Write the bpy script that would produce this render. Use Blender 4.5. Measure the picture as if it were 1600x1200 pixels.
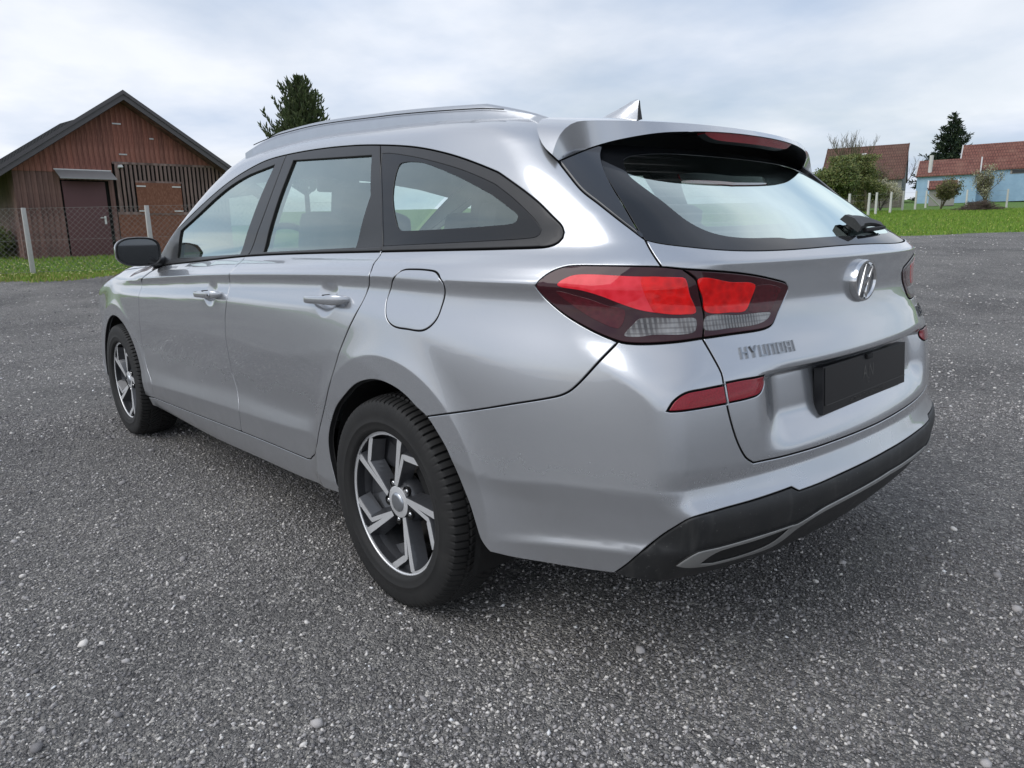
import bpy, bmesh, math, random
import numpy as np
from mathutils import Vector, Matrix, geometry
np.seterr(all='ignore')
scene = bpy.context.scene
for o in list(bpy.data.objects): bpy.data.objects.remove(o)
COL = scene.collection
R = math.radians

# ------------------------------------------------------------------ camera
cd = bpy.data.cameras.new('camera'); cam = bpy.data.objects.new('camera', cd); COL.objects.link(cam)
cd.sensor_width = 36.0; cd.lens = 1113.85/1600*36; cd.clip_start = .05; cd.clip_end = 6000
CAMP = np.array([4.3152, -1.9352, 1.0633])
_yaw, _pit, _rol = R(137.328), R(-11.917), R(-1.127)
_f = np.array([math.cos(_yaw)*math.cos(_pit), math.sin(_yaw)*math.cos(_pit), math.sin(_pit)])
_r = np.cross(_f, [0, 0, 1.]); _r /= np.linalg.norm(_r); _u = np.cross(_r, _f)
_r, _u = math.cos(_rol)*_r+math.sin(_rol)*_u, -math.sin(_rol)*_r+math.cos(_rol)*_u
cam.matrix_world = Matrix(((_r[0], _u[0], -_f[0], CAMP[0]), (_r[1], _u[1], -_f[1], CAMP[1]), (_r[2], _u[2], -_f[2], CAMP[2]), (0, 0, 0, 1)))
scene.camera = cam

# ------------------------------------------------------------------ sky, sun, exposure
SUN_EL, SUN_AZ = R(48), R(262)        # azimuth measured from +x towards +y: light falls onto the near flank of the car
world = bpy.data.worlds.new('World'); scene.world = world; world.use_nodes = True
wt = world.node_tree; wt.nodes.clear()
def wn(t, **k):
    n = wt.nodes.new(t)
    for a, b in k.items(): setattr(n, a, b)
    return n
wl = wt.links.new
sky = wn('ShaderNodeTexSky', sky_type='NISHITA', sun_disc=False); sky.sun_elevation = SUN_EL; sky.sun_rotation = R(90)-SUN_AZ
sky.air_density = 1.1; sky.dust_density = 2.0
tc = wn('ShaderNodeTexCoord'); sep = wn('ShaderNodeSeparateXYZ'); wl(tc.outputs['Generated'], sep.inputs[0])
# cloud deck: project the view direction on a plane above
mz = wn('ShaderNodeMath', operation='MAXIMUM'); wl(sep.outputs['Z'], mz.inputs[0]); mz.inputs[1].default_value = 0.0
az = wn('ShaderNodeMath', operation='ADD'); wl(mz.outputs[0], az.inputs[0]); az.inputs[1].default_value = .16
dx = wn('ShaderNodeMath', operation='DIVIDE'); wl(sep.outputs['X'], dx.inputs[0]); wl(az.outputs[0], dx.inputs[1])
dy = wn('ShaderNodeMath', operation='DIVIDE'); wl(sep.outputs['Y'], dy.inputs[0]); wl(az.outputs[0], dy.inputs[1])
cmb = wn('ShaderNodeCombineXYZ'); wl(dx.outputs[0], cmb.inputs[0]); wl(dy.outputs[0], cmb.inputs[1])
n1 = wn('ShaderNodeTexNoise'); n1.inputs['Scale'].default_value = .55; n1.inputs['Detail'].default_value = 7; n1.inputs['Roughness'].default_value = .52; n1.inputs['Distortion'].default_value = .35
wl(cmb.outputs[0], n1.inputs['Vector'])
r1 = wn('ShaderNodeValToRGB'); wl(n1.outputs['Fac'], r1.inputs[0])
r1.color_ramp.elements[0].position = .36; r1.color_ramp.elements[0].color = (.50, .50, .50, 1)
r1.color_ramp.elements[1].position = .60; r1.color_ramp.elements[1].color = (1, 1, 1, 1)
n2 = wn('ShaderNodeTexNoise'); n2.inputs['Scale'].default_value = 1.1; n2.inputs['Detail'].default_value = 8; n2.inputs['Roughness'].default_value = .5
mp2 = wn('ShaderNodeMapping'); mp2.inputs['Location'].default_value = (3.1, 8.4, 1.7); wl(cmb.outputs[0], mp2.inputs[0]); wl(mp2.outputs[0], n2.inputs['Vector'])
r2 = wn('ShaderNodeValToRGB'); wl(n2.outputs['Fac'], r2.inputs[0])
r2.color_ramp.elements[0].position = .34; r2.color_ramp.elements[0].color = (5.1, 6.0, 7.5, 1)
r2.color_ramp.elements[1].position = .62; r2.color_ramp.elements[1].color = (8.3, 8.6, 9.2, 1)
mixs = wn('ShaderNodeMixRGB'); wl(r1.outputs[0], mixs.inputs[0]); wl(sky.outputs[0], mixs.inputs[1]); wl(r2.outputs[0], mixs.inputs[2])
bg = wn('ShaderNodeBackground'); bg.inputs['Strength'].default_value = .1; wl(mixs.outputs[0], bg.inputs['Color'])
wo = wn('ShaderNodeOutputWorld'); wl(bg.outputs[0], wo.inputs['Surface'])
sd = bpy.data.lights.new('sun', 'SUN'); sun = bpy.data.objects.new('sun', sd); COL.objects.link(sun)
sd.energy = 1.2; sd.angle = R(50); sd.color = (1, .97, .93)
sun.rotation_euler = Vector((-math.cos(SUN_AZ)*math.cos(SUN_EL), -math.sin(SUN_AZ)*math.cos(SUN_EL), -math.sin(SUN_EL))).to_track_quat('-Z', 'Y').to_euler()
scene.view_settings.view_transform = 'Standard'; scene.view_settings.look = 'None'
scene.view_settings.exposure = 0.22; scene.view_settings.gamma = 1.0; scene.view_settings.use_curve_mapping = False
scene.cycles.max_bounces = 8; scene.cycles.transparent_max_bounces = 16
scene.cycles.sample_clamp_indirect = 8
scene.cycles.use_denoising = True; scene.cycles.denoiser = 'OPENIMAGEDENOISE'; scene.cycles.denoising_input_passes = 'RGB_ALBEDO_NORMAL'; scene.cycles.denoising_prefilter = 'ACCURATE'

# ------------------------------------------------------------------ materials
def lin(c): return tuple((v/12.92 if v <= .04045 else ((v+.055)/1.055)**2.4) for v in c)
class Mat:
    def __init__(s, name):
        s.m = bpy.data.materials.new(name); s.m.use_nodes = True; s.t = s.m.node_tree; s.b = s.t.nodes['Principled BSDF']
        s.out = s.t.nodes['Material Output']; s._c = None
    def n(s, t, **k):
        n = s.t.nodes.new(t)
        for a, b in k.items(): setattr(n, a, b)
        return n
    def l(s, a, b): s.t.links.new(a, b)
    def co(s):
        if s._c is None: s._c = s.n('ShaderNodeTexCoord')
        return s._c.outputs['Object']
    def set(s, **k):
        for a, v in k.items(): s.b.inputs[a.replace('_', ' ')].default_value = v if not (isinstance(v, tuple) and len(v) == 3) else (*v, 1)
        return s
    def noise(s, scale, detail=4, rough=.55, vec=None, stretch=None):
        n = s.n('ShaderNodeTexNoise'); n.inputs['Scale'].default_value = scale; n.inputs['Detail'].default_value = detail; n.inputs['Roughness'].default_value = rough
        v = vec or s.co()
        if stretch:
            mp = s.n('ShaderNodeMapping'); mp.inputs['Scale'].default_value = stretch; s.l(v, mp.inputs[0]); v = mp.outputs[0]
        s.l(v, n.inputs['Vector']); return n.outputs['Fac']
    def ramp(s, fac, stops):
        r = s.n('ShaderNodeValToRGB'); s.l(fac, r.inputs[0]); e = r.color_ramp.elements
        while len(e) < len(stops): e.new(.5)
        for i, (p, c) in enumerate(stops):
            e[i].position = p; e[i].color = (*c, 1) if len(c) == 3 else c
        return r.outputs[0]
    def mix(s, fac, a, b, mode='MIX'):
        m = s.n('ShaderNodeMixRGB', blend_type=mode)
        for i, v in enumerate((fac, a, b)):
            if hasattr(v, 'links'): s.l(v, m.inputs[i])
            elif isinstance(v, (int, float)): m.inputs[i].default_value = v if i == 0 else (v, v, v, 1)
            else: m.inputs[i].default_value = (*v, 1)
        return m.outputs[0]
    def bump(s, h, strength=.3, dist=.01):
        b = s.n('ShaderNodeBump'); b.inputs['Strength'].default_value = strength; b.inputs['Distance'].default_value = dist
        s.l(h, b.inputs['Height']); s.l(b.outputs[0], s.b.inputs['Normal']); return b
    def col(s, c): s.l(c, s.b.inputs['Base Color']); return s
    def rgh(s, c): s.l(c, s.b.inputs['Roughness']); return s
def simple(name, c, rough=.5, metal=0, var=.12, scale=30, bump=0, **k):
    m = Mat(name); m.set(Roughness=rough, Metallic=metal, **k)
    f = m.noise(scale)
    m.col(m.mix(f, tuple(v*(1-var) for v in c), tuple(min(1, v*(1+var)) for v in c)))
    if bump: m.bump(m.noise(scale*4, 3), bump, .004)
    return m.m

# ------------------------------------------------------------------ objects
def link(o, parent=None):
    COL.objects.link(o)
    if parent is not None: o.parent = parent
    return o
def tag(o, label=None, cat=None, group=None, kind=None):
    for k, v in (('label', label), ('category', cat), ('group', group), ('kind', kind)):
        if v: o[k] = v
    return o
def empty(name, loc=(0, 0, 0), rz=0, parent=None):
    o = bpy.data.objects.new(name, None); o.location = loc; o.rotation_euler = (0, 0, rz); o.empty_display_size = .2
    return link(o, parent)
def rawmesh(name, v, f, mats, mi=None, normals=None, smooth=False):
    if normals is not None:       # wind every face the way its normals point
        vv, nn = np.asarray(v, float), np.asarray(normals, float); g = []
        for q in f:
            q = tuple(map(int, q)); c = np.cross(vv[q[1]]-vv[q[0]], vv[q[2]]-vv[q[0]])
            if len(q) > 3: c = c+np.cross(vv[q[2]]-vv[q[0]], vv[q[3]]-vv[q[0]])
            g.append(q[::-1] if c@nn[list(q)].sum(0) < 0 else q)
        f = g
    me = bpy.data.meshes.new(name); me.from_pydata([tuple(map(float, p)) for p in v], [], [tuple(map(int, q)) for q in f])
    for m in (mats if isinstance(mats, (list, tuple)) else [mats]): me.materials.append(m)
    if mi is not None: me.polygons.foreach_set('material_index', np.asarray(mi, np.int32))
    if smooth or normals is not None: me.polygons.foreach_set('use_smooth', np.ones(len(me.polygons), bool))
    me.update()
    if normals is not None: me.normals_split_custom_set_from_vertices([tuple(map(float, n)) for n in normals])
    return me
def bigmesh(name, v, f, mats, mi=None, smooth=False):   # numpy fast path, triangles
    me = bpy.data.meshes.new(name); v = np.asarray(v, np.float32); f = np.asarray(f, np.int32); k = f.shape[1]
    me.vertices.add(len(v)); me.vertices.foreach_set('co', v.ravel())
    me.loops.add(f.size); me.loops.foreach_set('vertex_index', f.ravel())
    me.polygons.add(len(f)); me.polygons.foreach_set('loop_start', np.arange(0, f.size, k, dtype=np.int32))
    for m in (mats if isinstance(mats, (list, tuple)) else [mats]): me.materials.append(m)
    if mi is not None: me.polygons.foreach_set('material_index', np.asarray(mi, np.int32))
    if smooth: me.polygons.foreach_set('use_smooth', np.ones(len(f), bool))
    me.update(calc_edges=True); return me
class MB:
    def __init__(s): s.v = []; s.f = []; s.m = []; s.n = 0
    def add(s, v, f, m=0):
        v = [tuple(map(float, p)) for p in v]
        s.v += v; s.f += [tuple(i+s.n for i in q) for q in f]; s.m += [m]*len(f); s.n += len(v); return s
    def box(s, c, d, m=0, rot=None, taper=1.0):
        P = []
        for z in (-.5, .5):
            k = taper if z > 0 else 1
            for x, y in ((-.5, -.5), (.5, -.5), (.5, .5), (-.5, .5)): P.append(Vector((x*d[0]*k, y*d[1]*k, z*d[2])))
        if rot is not None: P = [rot @ p for p in P]
        P = [p+Vector(c) for p in P]
        return s.add(P, [(3, 2, 1, 0), (4, 5, 6, 7), (0, 1, 5, 4), (1, 2, 6, 5), (2, 3, 7, 6), (3, 0, 4, 7)], m)
    def prism(s, poly, o, ex, ey, ez, depth, m=0, m2=None, bev=0):
        n = len(poly); o, ex, ey, ez = map(Vector, (o, ex, ey, ez))
        a = sum(poly[i][0]*poly[(i+1) % n][1]-poly[(i+1) % n][0]*poly[i][1] for i in range(n))
        if a < 0: poly = poly[::-1]
        P = [o+ex*p[0]+ey*p[1] for p in poly]+[o+ex*p[0]+ey*p[1]+ez*depth for p in poly]
        s.add(P, [tuple(range(n-1, -1, -1)), tuple(range(n, 2*n))], m)
        s.add(P, [(i, (i+1) % n, n+(i+1) % n, n+i) for i in range(n)], m if m2 is None else m2); return s
    def tube(s, path, rad, seg=8, m=0, cap=True, sq=None):
        path = [Vector(p) for p in path]; n = len(path); rad = rad if hasattr(rad, '__len__') else [rad]*n
        up = Vector((0, 0, 1)); V = []
        for i, p in enumerate(path):
            d = (path[min(i+1, n-1)]-path[max(i-1, 0)]).normalized()
            if abs(d.dot(up)) > .97: up = Vector((1, 0, 0)) if abs(d.x) < .9 else Vector((0, 1, 0))
            a = d.cross(up).normalized(); b = a.cross(d)
            for k in range(seg):
                t = 2*math.pi*(k+.5)/seg
                V.append(p+(a*math.cos(t)*(sq or 1)+b*math.sin(t))*rad[i])
        F = [(i*seg+k, i*seg+(k+1) % seg, (i+1)*seg+(k+1) % seg, (i+1)*seg+k) for i in range(n-1) for k in range(seg)]
        if cap: F += [tuple(range(seg-1, -1, -1)), tuple(range((n-1)*seg, n*seg))]
        return s.add(V, F, m)
    def lathe(s, prof, seg, o=(0, 0, 0), m=0, close=False):   # prof: (r, y) ; axis along y
        V = []; n = len(prof)
        for k in range(seg):
            t = 2*math.pi*k/seg
            for r, y in prof: V.append((o[0]+r*math.cos(t), o[1]+y, o[2]+r*math.sin(t)))
        F = [(k*n+i, k*n+i+1, ((k+1) % seg)*n+i+1, ((k+1) % seg)*n+i) for k in range(seg) for i in range(n-1)]
        return s.add(V, F, m)
    def mesh(s, name, mats, smooth=False, bev=0, sub=0, fix=True, angle=None):
        me = rawmesh(name, s.v, s.f, mats, s.m)
        bm = bmesh.new(); bm.from_mesh(me)
        if fix: bmesh.ops.recalc_face_normals(bm, faces=bm.faces)
        if bev: bmesh.ops.bevel(bm, geom=[e for e in bm.edges if e.is_manifold and e.calc_face_angle(0) > .6], offset=bev, segments=2, affect='EDGES', profile=.6, clamp_overlap=True)
        if sub: bmesh.ops.subdivide_edges(bm, edges=bm.edges, cuts=sub, use_grid_fill=True, smooth=.6)
        bm.to_mesh(me); bm.free()
        if smooth or bev:
            me.polygons.foreach_set('use_smooth', np.ones(len(me.polygons), bool))
            me.set_sharp_from_angle(angle=R(angle or 38))
        me.update(); return me
    def build(s, name, mats, parent=None, **k):
        return link(bpy.data.objects.new(name, s.mesh(name, mats, **k)), parent)
def copy_tree(o, parent=None):
    c = o.copy(); COL.objects.link(c); c.parent = parent
    for ch in list(o.children): copy_tree(ch, c)
    return c

# ------------------------------------------------------------------ site: axes a (to the right) and t (away), terrain rises away from the yard
FH = np.array([math.cos(_yaw), math.sin(_yaw)]); RH = np.array([FH[1], -FH[0]]); O2 = CAMP[:2]
_TT = np.array([-400, 6, 8, 10, 12, 14, 16.5, 19, 24, 30, 36, 42, 48, 54, 62, 75, 110, 200, 500.])
_TZ = np.array([0, 0, .03, .13, .29, .45, .57, .645, .76, 1.06, 1.40, 1.75, 2.08, 2.36, 2.75, 3.45, 4.9, 6.0, 7.0])
def terr(t): return np.interp(t, _TT, _TZ)
def site(a, t, z=None):
    p = O2+a*RH+t*FH; return Vector((p[0], p[1], float(terr(t)) if z is None else z))
EA = Vector((RH[0], RH[1], 0)); ET = Vector((FH[0], FH[1], 0)); EZ = Vector((0, 0, 1))
rng = np.random.default_rng(7)
def edge_t(a): return np.interp(a, [-200, -60, -9.5, -7.2, 0, 13.4, 17, 60, 200], [20, 15, 13.15, 13.75, 17, 23.6, 24.6, 33, 40])+.16*np.sin(a*1.7)+.11*np.sin(a*4.1+1)+.06*np.sin(a*9.7)
def sheet(name, mat, aa, tf, dz=0., jitter=0.):
    V = []; n = len(aa); m = None
    for i, a in enumerate(aa):
        ts = tf(a); m = len(ts)
        for t in ts: p = O2+a*RH+t*FH; V.append((p[0], p[1], float(terr(t))+dz))
    i, j = np.meshgrid(np.arange(n-1), np.arange(m-1), indexing='ij'); q = i*m+j
    Fq = np.stack([q, q+m, q+m+1, q+1], -1).reshape(-1, 4)
    me = bigmesh(name, np.array(V), Fq, mat, smooth=True); o = link(bpy.data.objects.new(name, me)); return tag(o, kind='structure')
def gravel_mat():
    m = Mat('asphalt_millings'); m.set(Roughness=.82); m.b.inputs['Specular IOR Level'].default_value = .3
    v1 = m.n('ShaderNodeTexVoronoi', feature='F1'); v1.inputs['Scale'].default_value = 105; v1.inputs['Randomness'].default_value = 1
    v2 = m.n('ShaderNodeTexVoronoi', feature='F1'); v2.inputs['Scale'].default_value = 210
    v3 = m.n('ShaderNodeTexVoronoi', feature='F1'); v3.inputs['Scale'].default_value = 42
    ds = m.n('ShaderNodeTexNoise'); ds.inputs['Scale'].default_value = 40; ds.inputs['Detail'].default_value = 3; m.l(m.co(), ds.inputs['Vector'])
    vm = m.n('ShaderNodeVectorMath', operation='MULTIPLY_ADD'); m.l(ds.outputs['Color'], vm.inputs[0]); vm.inputs[1].default_value = (.012,)*3; m.l(m.co(), vm.inputs[2])
    for v in (v1, v2, v3): m.l(vm.outputs[0], v.inputs['Vector'])
    def val(v, st):
        s = m.n('ShaderNodeSeparateColor'); m.l(v.outputs['Color'], s.inputs[0]); return m.ramp(s.outputs[0], st)
    c1 = val(v1, [(0, (0.109, 0.105, 0.103)), (.45, (0.185, 0.177, 0.173)), (.78, (0.282, 0.272, 0.259)), (.93, (0.453, 0.432, 0.401)), (1, (0.731, 0.696, 0.647))])
    c2 = val(v2, [(0, (0.104, 0.101, 0.101)), (.6, (0.197, 0.191, 0.185)), (.9, (0.323, 0.308, 0.288)), (1, (0.642, 0.602, 0.534))])
    c3 = val(v3, [(0, (0.133, 0.128, 0.124)), (.8, (0.245, 0.236, 0.224)), (1, (0.415, 0.395, 0.364))])
    a = m.mix(m.ramp(m.noise(25, 3), [(.42, (0, 0, 0)), (.58, (1, 1, 1))]), c1, c2)
    a = m.mix(m.ramp(m.noise(9, 4), [(.60, (0, 0, 0)), (.70, (.8, .8, .8))]), a, c3)
    big = m.ramp(m.noise(.9, 6, .6), [(.3, (.66, .66, .67)), (.5, (.98, .98, .98)), (.72, (1.30, 1.29, 1.27))])
    a = m.mix(1, a, big, 'MULTIPLY')
    a = m.mix(m.ramp(m.noise(1.7, 5, .6), [(.62, (0, 0, 0)), (.78, (.55, .55, .55))]), a, (.175, .150, .130))
    m.col(a)
    h1 = m.n('ShaderNodeMath', operation='MULTIPLY'); m.l(v1.outputs['Distance'], h1.inputs[0]); h1.inputs[1].default_value = -1.0
    h2 = m.n('ShaderNodeMath', operation='MULTIPLY_ADD'); m.l(v2.outputs['Distance'], h2.inputs[0]); h2.inputs[1].default_value = -.6; m.l(h1.outputs[0], h2.inputs[2])
    h3 = m.n('ShaderNodeMath', operation='MULTIPLY_ADD'); m.l(m.noise(14, 5, .7), h3.inputs[0]); h3.inputs[1].default_value = 1.2; m.l(h2.outputs[0], h3.inputs[2])
    m.bump(h3.outputs[0], 1.0, .012); return m.m
M_gravel = gravel_mat()
def grass_ground_mat():
    m = Mat('meadow_soil'); m.set(Roughness=.95)
    m.col(m.mix(m.ramp(m.noise(.35, 5), [(.35, (0, 0, 0)), (.65, (1, 1, 1))]), m.ramp(m.noise(6, 6, .7), [(.3, (0.048, 0.099, 0.016)), (.6, (0.120, 0.240, 0.035)), (.8, (0.184, 0.296, 0.056))]), m.ramp(m.noise(9, 6, .7), [(.3, (0.072, 0.120, 0.022)), (.6, (0.136, 0.240, 0.042)), (.82, (0.240, 0.304, 0.080))])))
    m.bump(m.noise(30, 4), .8, .05); return m.m
M_meadow = grass_ground_mat()
aa = np.unique(np.concatenate([np.linspace(-200, -25, 12), np.linspace(-25, 45, 90), np.linspace(45, 200, 12)]))
sheet('gravel_yard', M_gravel, aa, lambda a: np.concatenate([[-150, -60, -25], np.linspace(-10, 1, 8), 1+(edge_t(a)-1)*np.linspace(.05, 1, 40)]))
sheet('meadow', M_meadow, aa, lambda a: np.concatenate([edge_t(a)-.35+np.linspace(0, 8, 12), np.linspace(max(44, edge_t(a)+9), 120, 24), [160, 240, 400]]), -.02)
# ---- loose stones
def stones():
    base = []
    for k in range(12):
        bm = bmesh.new(); r = np.random.default_rng(k)
        if k < 9:
            v = np.array([(1, 0, 0), (-1, 0, 0), (0, 1, 0), (0, -1, 0), (0, 0, 1), (0, 0, -1.)]); f = np.array([(4, 0, 2), (4, 2, 1), (4, 1, 3), (4, 3, 0), (5, 2, 0), (5, 1, 2), (5, 3, 1), (5, 0, 3)])
            v = v+.55*(r.random((6, 3))-.5)
        else:
            bmesh.ops.create_icosphere(bm, subdivisions=1, radius=1); v = np.array([p.co[:] for p in bm.verts]); f = np.array([[q.index for q in p.verts] for p in bm.faces])
        bm.free(); v = v*(1+.40*(r.random((len(v), 1))-.5)); v *= np.array([1, .65+.35*r.random(), .45+.3*r.random()]); base.append((v, f))
    # denser and finer near the viewer; a second set further out
    P = []; sz = []
    def field(n, t0, t1, s0, s1, pw):
        t = t0+(t1-t0)*rng.random(n)**pw; w = .86*t+1.0; a = (rng.random(n)*2-1)*w; P.append(np.stack([a, t], 1)); sz.append(s0*np.exp(rng.random(n)**2.2*math.log(s1/s0)))
    field(190000, .75, 4.4, .0026, .0085, 1.25); field(60000, 3.8, 9, .0040, .0115, 1.2); field(30000, 7.5, 25, .007, .022, 1.1); field(1300, .9, 9, .009, .019, 1.1)
    P = np.concatenate(P); sz = np.concatenate(sz); ok = P[:, 1] < edge_t(P[:, 0])+.15; P, sz = P[ok], sz[ok]; n = len(P)
    cl = np.sin(P[:, 0]*2.3+1.7*np.sin(P[:, 1]*1.9))+np.sin(P[:, 1]*3.1+P[:, 0]*1.3)
    kp = rng.random(n) < .72+.24*cl; P, sz = P[kp], sz[kp]; n = len(P)
    w = O2+P[:, :1]*RH+P[:, 1:]*FH; z = terr(P[:, 1]); Vs, Fs, Ms = [], [], []; nb = 0; kind = np.where(sz > .0085, rng.integers(9, 12, n), rng.integers(0, 9, n)); mi = rng.choice(5, n, p=[.36, .36, .21, .06, .01]); pt = np.sin(P[:, 0]*1.1+2*np.sin(P[:, 1]*.7))+np.sin(P[:, 1]*1.7+P[:, 0]*.6)+.6*np.sin(P[:, 0]*4.3-P[:, 1]*3.1); mi = np.clip(mi+(rng.random(n) < .28*pt)-(rng.random(n) < -.35*pt), 0, 4); mi = np.where((mi == 4) & (rng.random(n) < .6), 2, mi)
    for k, (v, f) in enumerate(base):
        id_ = np.where(kind == k)[0]; m_ = len(id_); an = rng.random(m_)*6.283; c, s = np.cos(an), np.sin(an); tl = (rng.random((m_, 2))-.5)*.7
        x = v[:, 0][None]*c[:, None]-v[:, 1][None]*s[:, None]; y = v[:, 0][None]*s[:, None]+v[:, 1][None]*c[:, None]; zz = v[:, 2][None]+x*tl[:, :1]+y*tl[:, 1:]
        V = np.stack([x, y, zz], 2)*sz[id_][:, None, None]; V[:, :, 0] += w[id_, 0][:, None]; V[:, :, 1] += w[id_, 1][:, None]; V[:, :, 2] += z[id_][:, None]+sz[id_][:, None]*.18
        Vs.append(V.reshape(-1, 3)); Fs.append((f[None]+(np.arange(m_)*len(v))[:, None, None]+nb).reshape(-1, 3)); Ms.append(np.repeat(mi[id_], len(f))); nb += m_*len(v)
    def sm(nm, c): 
        m = Mat(nm); m.set(Roughness=.85); m.b.inputs['Specular IOR Level'].default_value = .3; m.col(m.mix(m.noise(260, 4, .7), tuple(x*.72 for x in c), tuple(x*1.25 for x in c))); return m.m
    mats = [sm('stone_dark', (0.210, 0.202, 0.203)), sm('stone_grey', (0.309, 0.296, 0.292)), sm('stone_mid', (0.457, 0.435, 0.423)), sm('stone_pale', (0.741, 0.706, 0.664)), sm('stone_white', (0.850, 0.850, 0.850))]
    o = link(bpy.data.objects.new('loose_gravel', bigmesh('loose_gravel', np.concatenate(Vs), np.concatenate(Fs), mats, np.concatenate(Ms))))
    tag(o, 'loose dark asphalt gravel strewn over the yard', 'gravel', kind='stuff')
stones()
# ---- grass
def grass(name, label, a0, a1, tf, n, h0, h1, mats, probs, clump=.5):
    a = a0+(a1-a0)*rng.random(n); t = np.array([tf(x) for x in a]); t = t[:, 0]+(t[:, 1]-t[:, 0])*rng.random(n)
    p = O2+a[:, None]*RH+t[:, None]*FH; z = terr(t)-.025; h = h0+(h1-h0)*rng.random(n)**1.6; h *= .7+.5*np.clip(np.sin(a*1.9+np.sin(t*2.3)*2)+np.sin(t*1.3+a), -1, 1)*clump+.3*clump
    an = rng.random(n)*6.283; w = .010+.012*rng.random(n); ln_ = (rng.random((n, 2))-.5)*1.0*h[:, None]
    b = np.stack([p[:, 0]-np.cos(an)*w, p[:, 1]-np.sin(an)*w, z], 1); c = np.stack([p[:, 0]+np.cos(an)*w, p[:, 1]+np.sin(an)*w, z], 1); d = np.stack([p[:, 0]+ln_[:, 0], p[:, 1]+ln_[:, 1], z+h], 1)
    V = np.stack([b, c, d], 1).reshape(-1, 3); o = link(bpy.data.objects.new(name, bigmesh(name, V, np.arange(3*n).reshape(-1, 3), mats, rng.choice(len(mats), n, p=probs))))
    return tag(o, label, 'grass', kind='stuff')
def leafmat(nm, c, var=.3, tr=.25):
    m = Mat(nm); m.set(Roughness=.6); f = m.noise(3, 3); g = m.mix(f, tuple(v*(1-var) for v in c), tuple(v*(1+var) for v in c)); m.col(g)
    t = m.n('ShaderNodeBsdfTranslucent'); m.l(g, t.inputs[0]); x = m.n('ShaderNodeMixShader'); x.inputs[0].default_value = tr; m.l(m.b.outputs[0], x.inputs[1]); m.l(t.outputs[0], x.inputs[2]); m.l(x.outputs[0], m.out.inputs['Surface']); return m.m
G1 = leafmat('grass_green', (.165, .300, .030)); G2 = leafmat('grass_light', (.270, .400, .055)); G3 = leafmat('grass_dry', (.36, .34, .11)); G4 = leafmat('grass_dark', (.085, .180, .025))
grass('verge_grass', 'short green verge grass between the gravel and the brown barn', -16, -4.5, lambda a: (edge_t(a)-.1, 20.5), 42000, .03, .11, [G1, G2, G3, G4], [.38, .22, .15, .25])
grass('verge_tufts', 'dry yellowish tufts along the near edge of the barn verge', -16, -4.5, lambda a: (edge_t(a)-.25, edge_t(a)+1.1), 16000, .03, .10, [G3, G2, G1], [.50, .28, .22])
grass('meadow_grass', 'bright green spring grass of the meadow right of the car', 10.5, 36, lambda a: (edge_t(a)-.1, 47), 120000, .05, .15, [G1, G2, G3, G4], [.42, .42, .06, .10])
def blossoms(name, label, a0, a1, tf, n, c, r):
    a = a0+(a1-a0)*rng.random(n); t = np.array([tf(x) for x in a]); t = t[:, 0]+(t[:, 1]-t[:, 0])*rng.random(n)**1.5; p = O2+a[:, None]*RH+t[:, None]*FH; z = terr(t)+.05+.06*rng.random(n)
    rr = r*(.7+.6*rng.random(n)); V = []
    for k in range(6): V.append(np.stack([p[:, 0]+rr*math.cos(k*1.047), p[:, 1]+rr*math.sin(k*1.047), z+.4*rr*math.sin(k*1.047+1)], 1))
    V.append(np.stack([p[:, 0], p[:, 1], z+rr*.7], 1)); V = np.stack(V, 1).reshape(-1, 3); f = np.array([(k, (k+1) % 6, 6) for k in range(6)]); Fq = (f[None]+(np.arange(n)*7)[:, None, None]).reshape(-1, 3)
    return tag(link(bpy.data.objects.new(name, bigmesh(name, V, Fq, simple(name+'_petals', c, .8)))), label, 'flowers', kind='stuff')
blossoms('dandelions', 'yellow dandelions dotted over the meadow right of the car', 11, 36, lambda a: (edge_t(a), 40), 420, (.72, .66, .22), .017)
blossoms('verge_dandelions', 'pale yellow dandelions along the verge in front of the barn', -15, -5, lambda a: (edge_t(a)-.1, edge_t(a)+3.2), 420, (.74, .70, .36), .016)

# ------------------------------------------------------------------ barn
def wood_mat(nm, c0, c1, c2, sc=3.0):
    m = Mat(nm); m.set(Roughness=.75)
    oi = m.n('ShaderNodeObjectInfo'); g = m.noise(sc*5, 6, .65, stretch=(9, 9, .45)); s = m.noise(sc*.8, 5, .6, stretch=(3, 3, .5))
    c = m.ramp(g, [(.30, c0), (.55, c1), (.80, c2)]); v = m.ramp(oi.outputs['Random'], [(0, (.72, .70, .70)), (.5, (1, 1, 1)), (1, (1.25, 1.2, 1.16))])
    m.col(m.mix(m.ramp(s, [(.42, (0, 0, 0)), (.80, (.75, .75, .75))]), m.mix(1, c, v, 'MULTIPLY'), tuple(x*1.75 for x in c2))); m.bump(g, .5, .004); return m.m
M_wred = wood_mat('red_brown_boards', (.105, .036, .027), (.225, .080, .058), (.335, .155, .118))
M_wdark = wood_mat('dark_brown_boards', (.080, .040, .034), (.140, .072, .062), (.225, .130, .112))
M_slat = wood_mat('weathered_slats', (0.095, 0.061, 0.053), (0.171, 0.114, 0.100), (0.296, 0.214, 0.190))
M_osb = Mat('osb_sheet'); M_osb.set(Roughness=.8); _v = M_osb.n('ShaderNodeTexVoronoi'); _v.inputs['Scale'].default_value = 38; _mp = M_osb.n('ShaderNodeMapping'); _mp.inputs['Scale'].default_value = (1, 1, .45); M_osb.l(M_osb.co(), _mp.inputs[0]); M_osb.l(_mp.outputs[0], _v.inputs['Vector'])
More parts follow.
